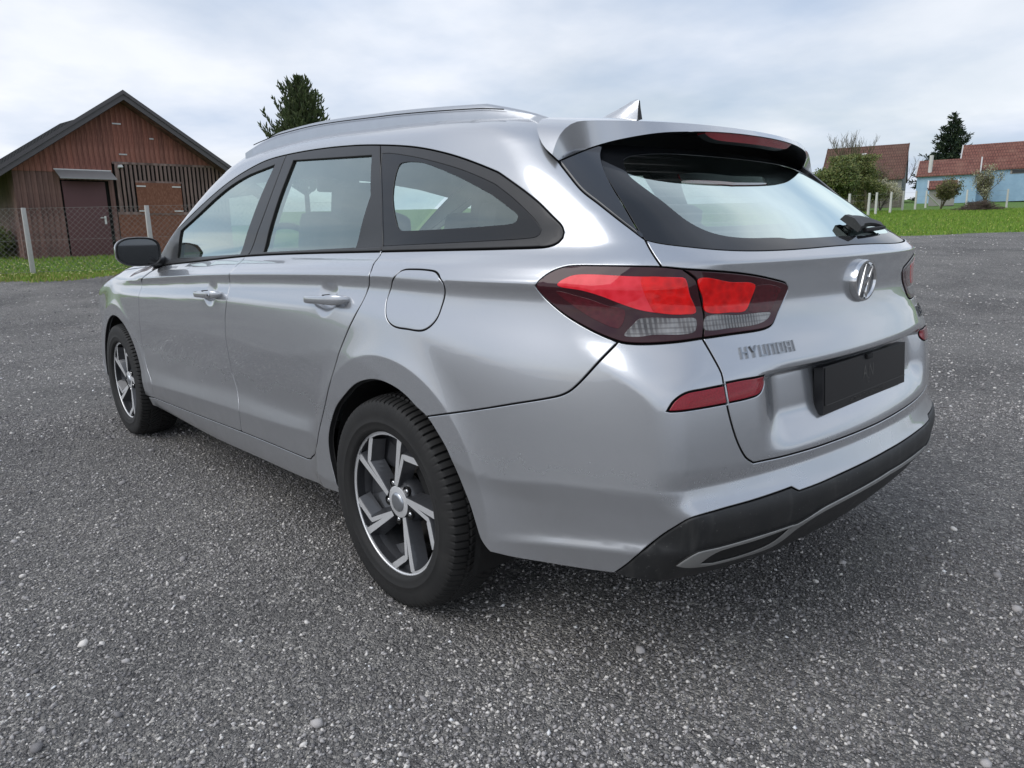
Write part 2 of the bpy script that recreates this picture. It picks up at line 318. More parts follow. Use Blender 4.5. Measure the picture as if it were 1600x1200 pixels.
_s = M_osb.n('ShaderNodeSeparateColor'); M_osb.l(_v.outputs['Color'], _s.inputs[0]); M_osb.col(M_osb.ramp(_s.outputs[0], [(0, (.185, .072, .042)), (.6, (.225, .092, .056)), (1, (.275, .125, .082))])); M_osb = M_osb.m
M_door = simple('maroon_door_paint', (0.119, 0.047, 0.050), .55, 0, .10, 3)
M_fascia = simple('dark_fascia', (0.094, 0.085, 0.090), .55, 0, .12, 5)
M_metroof = Mat('sheet_roof'); M_metroof.set(Roughness=.5, Metallic=.3); _w = M_metroof.n('ShaderNodeTexWave'); _w.inputs['Scale'].default_value = 9; M_metroof.l(M_metroof.co(), _w.inputs['Vector']); M_metroof.col(M_metroof.ramp(_w.outputs['Fac'], [(0, (.060, .060, .060)), (1, (.125, .125, .122))])); M_metroof.bump(_w.outputs['Fac'], .6, .02); M_metroof = M_metroof.m
M_galv = simple('galvanised_metal', (.50, .50, .49), .45, .6, .15, 12)
M_awn = simple('awning_sheet', (.30, .30, .295), .5, .2, .1, 6)
M_white = simple('white_plastic', (.72, .72, .70), .5)
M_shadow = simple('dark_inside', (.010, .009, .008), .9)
TH = R(40); BZ = float(terr(19.3))-.06
barn = empty('barn', site(-12.67, 19, BZ), math.atan2(RH[1], RH[0])+TH)
tag(barn, 'red brown timber barn with dark roof, maroon door and slatted vent behind the wire fence', 'barn')
BW, BH, AP, BL = 5.4, 2.42, 4.28, 6.0     # local x along the facade, y back, z up
slope = (AP-BH)/(BW/2)
def roofz(u): return AP-abs(u-BW/2)*slope
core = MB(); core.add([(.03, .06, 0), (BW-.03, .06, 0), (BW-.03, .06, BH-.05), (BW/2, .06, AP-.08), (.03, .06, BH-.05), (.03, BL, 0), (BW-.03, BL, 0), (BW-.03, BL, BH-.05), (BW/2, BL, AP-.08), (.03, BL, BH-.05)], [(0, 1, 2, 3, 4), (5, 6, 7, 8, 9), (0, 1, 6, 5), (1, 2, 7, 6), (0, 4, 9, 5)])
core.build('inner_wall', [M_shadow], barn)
bc = {}
def board(w, z0, z1, z2, x, mat, y=0., th=.024, name='board'):
    mb = MB(); mb.add([(0, 0, z0), (w, 0, z0), (w, 0, z2), (0, 0, z1), (0, th, z0), (w, th, z0), (w, th, z2), (0, th, z1)], [(0, 1, 2, 3), (7, 6, 5, 4), (0, 4, 5, 1), (1, 5, 6, 2), (2, 6, 7, 3), (3, 7, 4, 0)])
    o = mb.build(name, [mat], barn, fix=True); o.location = (x, y, 0); return o
pw = .128; u = 0.
brng = random.Random(4)
while u < BW-.02:                                     # upper gable cladding, proud of the lower boards
    w = min(pw, BW-u)-.006
    zb_ = 2.30+brng.uniform(-.006, .006) if u < 2.3 else 2.585+brng.uniform(-.006, .006)
    z1, z2 = roofz(u)-.03, roofz(u+w)-.03
    if min(z1, z2) > zb_+.03: board(w, zb_, z1, z2, u, M_wred, -.028+brng.uniform(-.003, .003))
    u += pw
u = 0.
while u < 2.30:                                       # lower left boards
    if not (1.02 < u+pw/2 < 2.13): board(pw-.006, .02, 2.31, 2.31, u, M_wdark, brng.uniform(-.003, .003))
    elif True: board(pw-.006, 2.10, 2.31, 2.31, u, M_wdark, 0)
    u += pw
dm = MB(); dm.box((1.57, .0, 1.045), (1.02, .05, 2.05)); barn_door = dm.build('door', [M_door], barn, bev=.006)
hd = MB(); hd.box((1.98, -.036, 1.05), (.05, .012, .22)); hd.tube([(1.98, -.04, 1.11), (1.98, -.085, 1.11)], .011); hd.tube([(1.99, -.085, 1.11), (1.85, -.085, 1.11)], .012); hd.build('door_handle', [M_white], barn_door)
aw = MB(); aw.add([(.93, -.03, 2.36), (2.26, -.03, 2.36), (2.30, -.50, 2.12), (.97, -.50, 2.12), (.93, -.03, 2.34), (2.26, -.03, 2.34), (2.30, -.50, 2.10), (.97, -.50, 2.10)], [(0, 1, 2, 3), (7, 6, 5, 4), (0, 4, 5, 1), (1, 5, 6, 2), (2, 6, 7, 3), (3, 7, 4, 0)])
awo = aw.build('door_awning', [M_awn], barn); ae = MB(); ae.box((1.595, -.02, 2.368), (1.36, .05, .025)); ae.build('awning_flashing', [M_white], awo)
# slatted vent
lo_s, hi_s = 1.26, 2.585
fr = MB(); fr.box((2.42, -.02, 1.92), (.10, .05, 1.34)); fr.build('corner_post', [M_slat], barn)
for x0, x1, z0, z1 in ((2.32, BW, 2.56, 2.62), (2.32, BW, 1.20, 1.27), (2.85, 4.08, 2.08, 2.13)): t_ = MB(); t_.box(((x0+x1)/2, -.012, (z0+z1)/2), (x1-x0, .04, z1-z0)); t_.build('rail', [M_slat], barn)
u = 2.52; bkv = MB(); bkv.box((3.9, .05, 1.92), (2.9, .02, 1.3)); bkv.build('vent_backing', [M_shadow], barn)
while u < BW-.05:
    inh = 2.84 < u < 4.06
    board(.062, 2.12 if inh else 1.27, 2.57, 2.57, u, M_slat, -.018+brng.uniform(-.004, .004), .03, 'slat'); u += .112
hp = MB(); hp.box((3.45, -.03, 1.66), (1.20, .03, .84)); hat = hp.build('hatch', [M_osb], barn)
for x, z in ((2.98, 1.98), (3.92, 1.98), (2.98, 1.30), (3.92, 1.30)): h_ = MB(); h_.box((x, -.052, z), (.24, .012, .035)); h_.build('hinge', [M_white], hat)
for x0, x1 in ((2.32, 3.10), (3.11, 4.26), (4.27, BW)): s_ = MB(); s_.box(((x0+x1)/2, 0, .615), (x1-x0-.004, .03, 1.19)); s_.build('osb_panel', [M_osb], barn)
lmp = MB(); lmp.box((2.50, -.09, 2.50), (.13, .12, .07), taper=.7); lmp.box((2.46, -.06, 2.47), (.05, .06, .05)); lmp.build('flood_lamp', [M_white], barn, bev=.008)
for x, z, L in ((2.55, 3.62, .22), (2.62, 2.82, .20), (3.40, 3.28, .11)): k_ = MB(); k_.box((x, -.045, z), (L, .01, .035)); k_.build('gable_bracket', [M_galv], barn)
# side walls of boards
for xs_, sgn in ((0., -1), (BW, 1)):
    v = 0.
    while v < BL-.05:
        mb = MB(); mb.box((xs_, v+pw/2, BH/2-.04), (.024, pw-.006, BH-.02)); mb.build('board', [M_wdark], barn); v += pw
# roof: two slopes, fascia boards
ov0, fo_, rt = .50, .48, .07
for sgn in (-1, 1):
    ov = ov0 if sgn < 0 else .92
    mb = MB(); x0, x1 = BW/2, BW/2+sgn*(BW/2+ov); zr0, zr1 = AP+.04, roofz(x1 if sgn > 0 else x1)+.04
    zr1 = AP+.04-(BW/2+ov)*slope
    P = [(x0, -fo_, zr0), (x1, -fo_, zr1), (x1, BL+.3, zr1), (x0, BL+.3, zr0)]; mb.add(P+[(p[0], p[1], p[2]+rt) for p in P], [(0, 1, 2, 3), (7, 6, 5, 4), (0, 4, 5, 1), (1, 5, 6, 2), (2, 6, 7, 3), (3, 7, 4, 0)])
    ro = mb.build('roof_slope', [M_metroof], barn)
    for dz, dd, th in ((-.13, .0, .135), (.012, -.035, .105)):
        fb = MB(); P = [(x0, -fo_-.03+dd, zr0+dz), (x1, -fo_-.03+dd, zr1+dz), (x1, -fo_-.03+dd, zr1+dz+th), (x0, -fo_-.03+dd, zr0+dz+th)]; fb.add(P+[(p[0], p[1]+.03, p[2]) for p in P], [(0, 1, 2, 3), (7, 6, 5, 4), (0, 4, 5, 1), (1, 5, 6, 2), (2, 6, 7, 3), (3, 7, 4, 0)]); fb.build('bargeboard', [M_fascia], ro)
    sf = MB(); P = [(x0, -fo_, zr0-.14), (x1, -fo_, zr1-.14), (x1, 0, zr1-.14), (x0, 0, zr0-.14)]; sf.add(P, [(0, 1, 2, 3)]); sf.build('soffit', [M_wdark], ro)

rr_ = MB(); xa, xb, za = -1.2, 1.85, .30
P = [(xa, .5, AP+.11-(BW/2-xa)*slope), (xb, .5, AP+.11-(BW/2-xb)*slope), (xb-.55, .5, AP+.11-(BW/2-xb+.55)*slope+.17), (xa, .5, AP+.11-(BW/2-xa)*slope+.21)]
rr_.add(P+[(p[0], BL, p[2]) for p in P], [(0, 1, 2, 3), (7, 6, 5, 4), (0, 4, 5, 1), (1, 5, 6, 2), (2, 6, 7, 3), (3, 7, 4, 0)]); rr_.build('rear_roof', [M_metroof], barn)
# ------------------------------------------------------------------ wire fence in front of the barn
M_conc = simple('pale_concrete', (.46, .455, .43), .85, 0, .18, 25, .3)
M_wire = simple('fence_wire', (.28, .27, .26), .5, .6, .1, 5)
f0 = np.array([-9.235, 14.0]); fdir = np.array([2.09, .52])
wf = empty('wire_fence', site(f0[0], f0[1])); tag(wf, 'chain link fence on pale concrete posts in front of the brown barn', 'fence')
def fpt(k): q = f0+fdir*k; return site(q[0], q[1])-wf.location
for k in (-2, -1, 0, 1, 2, 3):
    p = fpt(k); mb = MB(); mb.box((p.x, p.y, p.z+.62), (.085, .085, 1.30), taper=.82, rot=None); mb.build('post', [M_conc], wf, bev=.006)
def ribbon(mb, a, b, r):
    d = (b-a).normalized(); s = d.cross(Vector((0, 0, 1))) if abs(d.z) < .9 else d.cross(Vector((1, 0, 0))); s.normalize(); q = d.cross(s)
    mb.add([a+s*r, a-s*.5*r+q*.87*r, a-s*.5*r-q*.87*r, b+s*r, b-s*.5*r+q*.87*r, b-s*.5*r-q*.87*r], [(0, 1, 4, 3), (1, 2, 5, 4), (2, 0, 3, 5)])
for k in (-2, -1, 0, 1, 2):
    A0, B0 = fpt(k), fpt(k+1); L = (B0-A0).length; mb = MB(); Hh, st = 1.20, .105
    def PT(u, h): return A0.lerp(B0, u/L)+Vector((0, 0, .06+h))
    for i in range(int(-Hh/st)-1, int(L/st)+1):
        for sg in (1, -1):
            u0, h0, u1, h1 = i*st, 0., i*st+Hh, Hh
            if u0 < 0: h0 -= u0; u0 = 0
            if u1 > L: h1 -= u1-L; u1 = L
            if u1-u0 < .02: continue
            ribbon(mb, PT(u0, h0 if sg > 0 else Hh-h0), PT(u1, h1 if sg > 0 else Hh-h1), .0022)
    o = mb.build('wire_mesh', [M_wire], wf, fix=False); o['kind'] = 'stuff'
    for h in (0, .6, 1.2): w_ = MB(); ribbon(w_, PT(0, h), PT(L, h), .0026); w_.build('tension_wire', [M_wire], wf, fix=False)

# ------------------------------------------------------------------ vegetation
M_bark = simple('bark_brown', (.070, .052, .040), .9, 0, .3, 20, .4)
M_barkg = simple('bark_grey', (.125, .108, .092), .9, 0, .3, 20, .4)
M_twig = simple('twig_olive', (.120, .105, .060), .9, 0, .3, 20)
def quads(P, D, U, w, l):
    """Leaf-sized diamonds at P along D, width along U."""
    V = np.stack([P, P+D*l[:, None]*.5+U*w[:, None], P+D*l[:, None], P+D*l[:, None]*.5-U*w[:, None]], 1).reshape(-1, 3)
    return V, np.arange(len(V)).reshape(-1, 4)
def rnd_unit(r, n): v = r.normal(size=(n, 3)); return v/np.linalg.norm(v, axis=1)[:, None]
def conifer(name, label, base, h, rad, seed, mats, up=.15, n_wh=26, per=9, z0=.06, twl=.20, bare=.0, droop=.0):
    r = np.random.default_rng(seed); root = empty(name, base); tag(root, label, 'conifer')
    tk = MB(); tk.tube([(0, 0, -.1), (0, 0, h*.5), (0, 0, h*.98)], [h*.020, h*.012, .012], 8); tk.build('trunk', [M_bark], root, smooth=True)
    bm_ = MB(); P, D, U, W_, L_ = [], [], [], [], []
    for k in range(n_wh):
        f = z0+(1-z0)*(k/(n_wh-1))**.9; zc = h*f; R_ = rad*(1-f)**.75*(.8+.4*r.random())+.10
        for j in range(max(3, int(per*(1.1-f*.6)))):
            az = r.random()*6.283; Lb = R_*(.55+.6*r.random()); e = up+.5*f**2+(r.random()-.5)*.25
            d0 = np.array([math.cos(az)*math.cos(e), math.sin(az)*math.cos(e), math.sin(e)]); tipu = np.array([0, 0, .35-droop])
            pts = [np.array([0, 0, zc])+d0*Lb*s+tipu*Lb*s*s*.5 for s in np.linspace(0, 1, 5)]
            bm_.tube(pts, [.012*h/6*(1-s*.85) for s in np.linspace(0, 1, 5)], 4, cap=False)
            nt = max(6, int(Lb*26)); s = .12+.88*r.random(nt); p = np.array([0, 0, zc])+d0*(Lb*s)[:, None]+tipu*(Lb*s*s*.5)[:, None]
            dd = rnd_unit(r, nt)*.75+d0*.75+np.array([0, 0, up*1.2]); dd /= np.linalg.norm(dd, axis=1)[:, None]; uu = np.cross(dd, rnd_unit(r, nt)); uu /= np.linalg.norm(uu, axis=1)[:, None]
            P.append(p); D.append(dd); U.append(uu); L_.append(twl*(.6+.8*r.random(nt))*(1.15-.4*f)); W_.append(.022*twl/.2*(.8+.7*r.random(nt)))
    P, D, U, W_, L_ = map(np.concatenate, (P, D, U, W_, L_)); V, Fq = quads(P, D, U, W_, L_)
    V2, F2_ = quads(P, D, np.cross(D, U), W_, L_)
    bm_.build('branches', [M_bark], root, fix=False)
    link(bpy.data.objects.new('crown', bigmesh('crown', np.concatenate([V, V2]), np.concatenate([Fq, F2_+len(V)]), mats, r.integers(0, len(mats), len(Fq)*2))), root); return root
N1 = leafmat('needles_green', (.075, .110, .045), .35, .15); N2 = leafmat('needles_light', (.125, .155, .065), .35, .15); N3 = leafmat('needles_dark', (.022, .046, .026), .35, .05)
conifer('pine_tree', 'green pine tree rising behind the roof of the car', site(-7.1, 26), 5.4, 2.35, 3, [N1, N1, N2, N2], .62, 38, 18, .30, .22)
conifer('spruce_tree', 'tall dark spruce standing behind the blue house', site(50.6, 85), 9.4, 3.7, 5, [N3, N3, N1], .02, 34, 14, .04, .42, droop=.30)
def woody(name, label, cat_, base, h, spread, seed, levels=4, nb=4, bark=None, leaf=None, nleaf=0, lsize=.06, lean=(0, 0), lift=.45, leafz=(0, 1), r0=None, stems=1, twig=1.0, minlen=.10):
    r = np.random.default_rng(seed); root = empty(name, base); tag(root, label, cat_); tb = MB(); tips = []
    def grow(p, d, L, rad, lv):
        n = 4; pts = [p]; dd = d
        for i in range(n):
            dd = dd+rnd_unit(r, 1)[0]*.16+np.array([0, 0, .05*lift]); dd /= np.linalg.norm(dd); pts.append(pts[-1]+dd*L/n)
        tb.tube(pts, [rad*(1-.45*i/n) for i in range(n+1)], 5 if lv < 2 else 3, cap=False)
        if lv >= levels-2: tips.append(np.array(pts[1:]))
        if lv < levels-1:
            for k in range(nb+(1 if lv else 0)):
                q = pts[r.integers(1, n+1)] if k else pts[-1]; nd = dd*.55+rnd_unit(r, 1)[0]*np.array([spread, spread, .55])+np.array([0, 0, lift*.6]); nd /= np.linalg.norm(nd)
                grow(q, nd, L*(.55+.25*r.random()), rad*.55, lv+1)
    for s in range(stems):
        d = np.array([lean[0], lean[1], 1.])+(rnd_unit(r, 1)[0]*.55 if stems > 1 else 0); d[2] = abs(d[2])+.3; d /= np.linalg.norm(d); grow(np.array([0, 0, -.05]), d, h*.42, (r0 or h*.022), 0)
    tb.build('trunk', [bark or M_barkg], root, fix=False)
    if leaf:
        T_ = np.concatenate(tips); i = r.integers(0, len(T_), nleaf); P = T_[i]+rnd_unit(r, nleaf)*lsize*2.2
        zz = (P[:, 2]-T_[:, 2].min())/np.ptp(T_[:, 2]); P = P[(zz >= leafz[0]) & (zz <= leafz[1])]; n = len(P)
        D = rnd_unit(r, n)+np.array([0, 0, .4]); D /= np.linalg.norm(D, axis=1)[:, None]; U = np.cross(D, rnd_unit(r, n)); U /= np.linalg.norm(U, axis=1)[:, None]; V, Fq = quads(P, D, U, lsize*.38*(.6+.8*r.random(n)), lsize*(.7+.7*r.random(n)))
        link(bpy.data.objects.new('crown', bigmesh('crown', V, Fq, leaf, r.integers(0, len(leaf), len(Fq)))), root)
    return root
LF1 = leafmat('leaf_olive', (.24, .25, .085)); LF2 = leafmat('leaf_green', (.17, .23, .07)); LF3 = leafmat('leaf_deep', (.11, .14, .05)); BL1 = leafmat('blossom_cream', (.62, .60, .44), .15); BL2 = leafmat('blossom_buds', (.34, .33, .16), .2); TW = leafmat('bud_brown', (.17, .14, .07), .3)
woody('willow_tree', 'broad olive green tree at the fence with bare shoots above its crown', 'tree', site(22.4, 45.8), 4.6, 1.35, 21, 5, 4, M_twig, [LF1, LF2, LF3, LF1], 30000, .10, (-.30, 0), .22, (0, .80), .12)
woody('willow_tree', 'low olive green tree beside the rear window edge of the car', 'tree', site(19.2, 44.5), 3.5, 1.0, 22, 5, 4, M_twig, [LF1, LF2, LF3], 15000, .12, (.1, 0), .3, (0, .9), .09)
woody('bare_tree', 'leafless tree with thin upright branches before the brown roofed house', 'tree', site(26.6, 56), 4.7, .55, 9, 5, 3, M_twig, None, 0, .1, (0, 0), .9)
woody('bare_tree', 'leafless tree with long thin shoots above the olive green tree', 'tree', site(24.6, 54), 5.2, .5, 19, 5, 4, M_twig, None, 0, .1, (-.1, 0), .9)
woody('blossom_shrub', 'white blossoming shrub behind the fence posts', 'shrub', site(24.1, 47.5), 2.1, .9, 31, 5, 3, M_barkg, [BL1, BL2, BL1], 5200, .075, (0, 0), .45, stems=3)
woody('round_shrub', 'olive brown shrub in front of the small red roofed shed', 'shrub', site(28.3, 48), 1.9, .8, 33, 5, 3, M_twig, [TW, LF1, LF3, TW], 6500, .085, (.15, 0), .6, stems=3)
woody('budding_shrub', 'pale budding shrub in front of the blue house wall', 'shrub', site(31.6, 48.5), 2.5, .5, 35, 5, 3, M_barkg, [BL2, TW, BL1], 3600, .075, (0, 0), .8, stems=4)
woody('bare_tree', 'leafless tree left of the dark spruce', 'tree', site(43.5, 82), 5.6, .7, 12, 5, 3, M_barkg, None, 0, .1, (0, 0), .8)
woody('bare_shrub', 'leafless twiggy shrub behind the white blossoming shrub', 'shrub', site(29.0, 58), 3.0, .7, 14, 5, 3, M_barkg, [TW], 1500, .09, (0, 0), .7, stems=3)
woody('hedge_bush', 'clipped green bush at the left edge beside the barn', 'shrub', site(-14.1, 20.0), 1.05, 1.0, 41, 4, 4, M_bark, [LF2, LF1, LF2], 9000, .06, (0, 0), .3, stems=5)
# brush pile
bp = empty('brush_pile', site(29.1, 45.2)); tag(bp, 'heap of cut brown twigs on the grass before the blue house', 'brush pile'); mb = MB()
for k in range(420):
    x = rng.normal()*.62; hgt = .52*math.exp(-(x/.9)**2); z = rng.random()*hgt; an = rng.normal()*.5; L = .35+.5*rng.random(); c = EA*x+ET*(rng.normal()*.3)+EZ*(z+.03); d = (EA*math.cos(an)+ET*rng.normal()*.4+EZ*math.sin(an)*.5).normalized(); ribbon(mb, c-d*L/2, c+d*L/2, .010)
o = mb.build('twigs', [simple('cut_twigs', (.105, .075, .058), .9, 0, .4, 6)], bp, fix=False); o['kind'] = 'stuff'

# ------------------------------------------------------------------ post fence across the meadow
pf = empty('post_fence', site(21, 42.5)); tag(pf, 'row of white concrete fence posts across the far meadow edge', 'fence')
M_post = simple('white_concrete', (.62, .61, .57), .85, 0, .15, 20)
PP = [(20.0, 41), (21.05, 42), (22.65, 43.5), (25.6, 47.8), (27.7, 49.8), (30.8, 54), (33.7, 54), (33.4, 49)]
PP = [(18.3, 39.4), (20.05, 40.8), (21.06, 42), (22.62, 43.4), (25.7, 47.8), (27.7, 49.9), (30.5, 53.6), (33.72, 54), (33.45, 49.2)]
for a_, t_ in PP:
    p = site(a_, t_)-pf.location; mb = MB(); mb.box((p.x, p.y, p.z+.58), (.11, .11, 1.25), taper=.85); mb.build('post', [M_post], pf)
p = site(30.5, 53.6)-pf.location; mb = MB(); ribbon(mb, p+EZ*1.0, p+EA*1.15+EZ*0, .06); mb.build('brace', [M_post], pf)
for i in range(len(PP)-1):
    if i in (6,): continue
    A0, B0 = site(*PP[i])-pf.location, site(*PP[i+1])-pf.location
    for h in (.4, .8, 1.1): mb = MB(); ribbon(mb, A0+EZ*h, B0+EZ*h, .004); mb.build('wire', [M_wire], pf, fix=False)
bfn = empty('board_fence', site(25, 56)); tag(bfn, 'old grey board fence behind the row of white posts', 'fence'); M_old = simple('old_boards', (.17, .15, .125), .9, 0, .4, 4)
pm = MB(); pm.box((0, 0, .65), (.17, .025, 1.3)); pmesh = pm.mesh('plank', [M_old])
for k in range(46):
    p = site(21.5+k*.19, 56)-bfn.location; o = link(bpy.data.objects.new('plank', pmesh), bfn); o.location = p+EZ*random.Random(k).uniform(-.12, .05); o.rotation_euler = (0, random.Random(k).uniform(-.04, .04), math.atan2(RH[1], RH[0]))

# ------------------------------------------------------------------ houses
def tile_mat(nm, c0, c1, c2):
    m = Mat(nm); m.set(Roughness=.85); b = m.n('ShaderNodeTexBrick'); b.inputs['Scale'].default_value = 1; b.inputs['Brick Width'].default_value = .22; b.inputs['Row Height'].default_value = .30; b.inputs['Mortar Size'].default_value = .025
    b.inputs['Color1'].default_value = (*c0, 1); b.inputs['Color2'].default_value = (*c1, 1); b.inputs['Mortar'].default_value = (*[x*.45 for x in c0], 1)
    mp = m.n('ShaderNodeMapping'); mp.inputs['Rotation'].default_value = (R(90), 0, 0); m.l(m.co(), mp.inputs[0]); m.l(mp.outputs[0], b.inputs['Vector'])
    m.col(m.mix(m.ramp(m.noise(1.1, 6, .7), [(.45, (0, 0, 0)), (.72, (.7, .7, .7))]), b.outputs[0], c2)); m.bump(b.outputs['Fac'], .5, .03); return m.m
M_tred = tile_mat('red_tiles', (.165, .060, .045), (.205, .080, .058), (.255, .130, .095)); M_tbrown = tile_mat('brown_tiles', (.125, .060, .045), (.155, .075, .055), (.145, .085, .062))
M_blue = Mat('blue_plaster'); M_blue.set(Roughness=.9); M_blue.col(M_blue.ramp(M_blue.noise(1.2, 6, .65), [(.3, (.27, .41, .56)), (.6, (.34, .50, .65)), (.85, (.45, .58, .68))])); M_blue = M_blue.m
M_wplast = simple('white_plaster', (.62, .61, .59), .9, 0, .1, 3); M_greyp = simple('grey_plaster', (.30, .29, .27), .9, 0, .15, 3)
M_win = simple('dark_window_glass', (.02, .022, .025), .1, 0, .1, 2); M_frame = simple('window_frame_paint', (.35, .30, .27), .7)
HR_ = math.atan2(RH[1], RH[0])
def house(name, label, a, t, z0, w, d, hw, hr, wall, roofm, rot=0, ov=.25, wins=(), trim=None):
    """Local x along the front, y back; ridge along x."""
    root = empty(name, site(a, t, z0), HR_+rot); tag(root, label, 'house')
    mb = MB(); mb.add([(0, 0, 0), (w, 0, 0), (w, 0, hw), (0, 0, hw), (0, d, 0), (w, d, 0), (w, d, hw), (0, d, hw), (0, d/2, hr-.05), (w, d/2, hr-.05)], [(0, 1, 2, 3), (5, 4, 7, 6), (0, 3, 8, 7, 4), (1, 5, 6, 9, 2)]); mb.build('wall', [wall], root)
    sl = (hr-hw)/(d/2)
    for sg in (0, 1):
        ye, ze = (-ov, hw-ov*sl) if sg == 0 else (d+ov, hw-ov*sl); P = [(-.12, ye, ze+.03), (w+.12, ye, ze+.03), (w+.12, d/2, hr+.03), (-.12, d/2, hr+.03)]
        mb = MB(); mb.add(P+[(p[0], p[1], p[2]+.09) for p in P], [(0, 1, 2, 3), (7, 6, 5, 4), (0, 4, 5, 1), (1, 5, 6, 2), (2, 6, 7, 3), (3, 7, 4, 0)]); ro = mb.build('roof', [roofm], root)
        vg = MB()
        for xx in (-.15, w+.15): vg.box((0, 0, 0), (.001, .001, .001)) if False else None
        if sg == 0:
            for xx in (-.14, w+.14):
                e = MB(); P0, P1_ = Vector((xx, ye, ze+.13)), Vector((xx, d/2, hr+.13)); ribbon(e, P0, P1_, .07); e.build('verge_trim', [trim or M_wplast], ro)
    for x, z, ww, hh in wins:
        f_ = MB(); f_.box((x, -.02, z), (ww, .05, hh)); fo2 = f_.build('window', [M_frame], root); g_ = MB(); g_.box((x, -.05, z), (ww*.78, .02, hh*.78)); g_.build('pane', [M_win], fo2)
    return root
bh = house('blue_house', 'pale blue farmhouse with long red tiled roof at the right edge', 42.8, 70, 3.1, 13, 7, 2.95, 5.45, M_blue, M_tred, R(-34), .2, [(1.75, 1.55, .95, .85), (1.45, 2.62, .42, .26), (4.6, 2.62, 1.3, .35)])
pr_ = MB(); pr_.box((8.35, -.9, 2.45), (.34, .3, 1.35)); pr_.build('porch_pillar', [M_wplast], bh)
pw_ = MB(); pw_.box((11.0, -1.2, .75), (5.6, .2, 1.9)); pw_.build('porch_wall', [M_wplast], bh)
for x in (8.85, 9.6): dd_ = MB(); dd_.box((x, -1.33, .9), (.55, .05, 1.5)); dd_.build('porch_door', [M_greyp], bh)
pr2 = MB(); pr2.add([(8.6, -2.0, 1.75), (14.1, -2.0, 1.75), (14.1, -.1, 2.55), (8.6, -.1, 2.55), (8.6, -2.0, 1.65), (14.1, -2.0, 1.65), (14.1, -.1, 2.45), (8.6, -.1, 2.45)], [(0, 1, 2, 3), (7, 6, 5, 4), (0, 4, 5, 1), (1, 5, 6, 2), (2, 6, 7, 3), (3, 7, 4, 0)]); pr2.build('porch_roof', [M_tbrown], bh)
an_ = house('annex_house', 'low blue annex with red tiled roof beside the blue farmhouse', 37.95, 68.5, 3.0, 4.75, 5.0, 2.55, 3.95, M_blue, M_tred, R(-33), .25)
ch_ = MB(); ch_.tube([(.95, .4, 2.35), (1.0, .4, 4.35)], .17, 10); ch_.build('chimney_pipe', [M_wplast], an_, smooth=True)
sh_ = house('garden_shed', 'small shed with faded red roof before the blue annex', 33.2, 58, 2.55, 1.75, 1.6, 1.35, 1.85, M_greyp, M_tred, R(-30), .2)
brn = house('brown_house', 'house with brown tiled roof behind the olive green tree', 31.9, 75, 3.0, 7.2, 7.5, 2.7, 6.0, M_greyp, M_tbrown, R(-31), .3, trim=M_tbrown)
sk = MB(); sk.box((3.45, 2.62, 5.20), (.42, .30, .12), rot=Matrix.Rotation(R(43), 3, 'X')); sk.build('skylight', [M_wplast], brn); ck = MB(); ck.box((1.6, 1.35, 4.3), (.42, .42, .9)); ck.build('chimney', [M_wplast], brn)
fhs = house('far_house', 'grey outbuilding seen past the bare tree left of the annex', 38.2, 84, 3.9, 4.2, 5, 2.3, 3.5, M_greyp, M_greyp, 0, .2)
wh = house('white_house', 'white walled house just right of the barn behind the car', -19.6, 44, float(terr(44)), 4.6, 4, 2.55, 3.0, M_wplast, M_fascia, 0, .1)
gz = house('dark_garage', 'dark garage with white trim at the far left behind the barn', -24.5, 33, float(terr(33)), 6.8, 4, 2.6, 3.1, M_fascia, M_fascia, 0, .1)

# ---- body surface: implicit shape (x rearwards from the front axle, |y| half width, z up) ----
def pchip_slopes(X,Y):
    h=np.diff(X,axis=-1); d=np.diff(Y,axis=-1)/h
    m=np.zeros_like(Y)
    w1=2*h[...,1:]+h[...,:-1]; w2=h[...,1:]+2*h[...,:-1]
    a,b=d[...,:-1],d[...,1:]
    ok=(a*b)>0
    aa=np.where(ok,a,1.);bb=np.where(ok,b,1.)
    m[...,1:-1]=np.where(ok,(w1+w2)/(w1/aa+w2/bb),0)
    m[...,0]=d[...,0]; m[...,-1]=d[...,-1]
    return m
def hermite(t,h,y0,y1,m0,m1):
    return y0*(1+2*t)*(1-t)**2+h*m0*t*(1-t)**2+y1*t*t*(3-2*t)+h*m1*t*t*(t-1)
class P1:
    def __init__(s,pts):
        a=np.array(pts,float); s.X,s.Y=a[:,0],a[:,1]; s.m=pchip_slopes(s.X,s.Y)
    def __call__(s,x):
        x=np.asarray(x,float); i=np.clip(np.searchsorted(s.X,x)-1,0,len(s.X)-2)
        h=s.X[i+1]-s.X[i]; t=(x-s.X[i])/h; tc=np.clip(t,0,1)
        r=hermite(tc,h,s.Y[i],s.Y[i+1],s.m[i],s.m[i+1])
        return r+np.where(t<0,(t)*h*s.m[0],0)+np.where(t>1,(t-1)*h*s.m[-1],0)
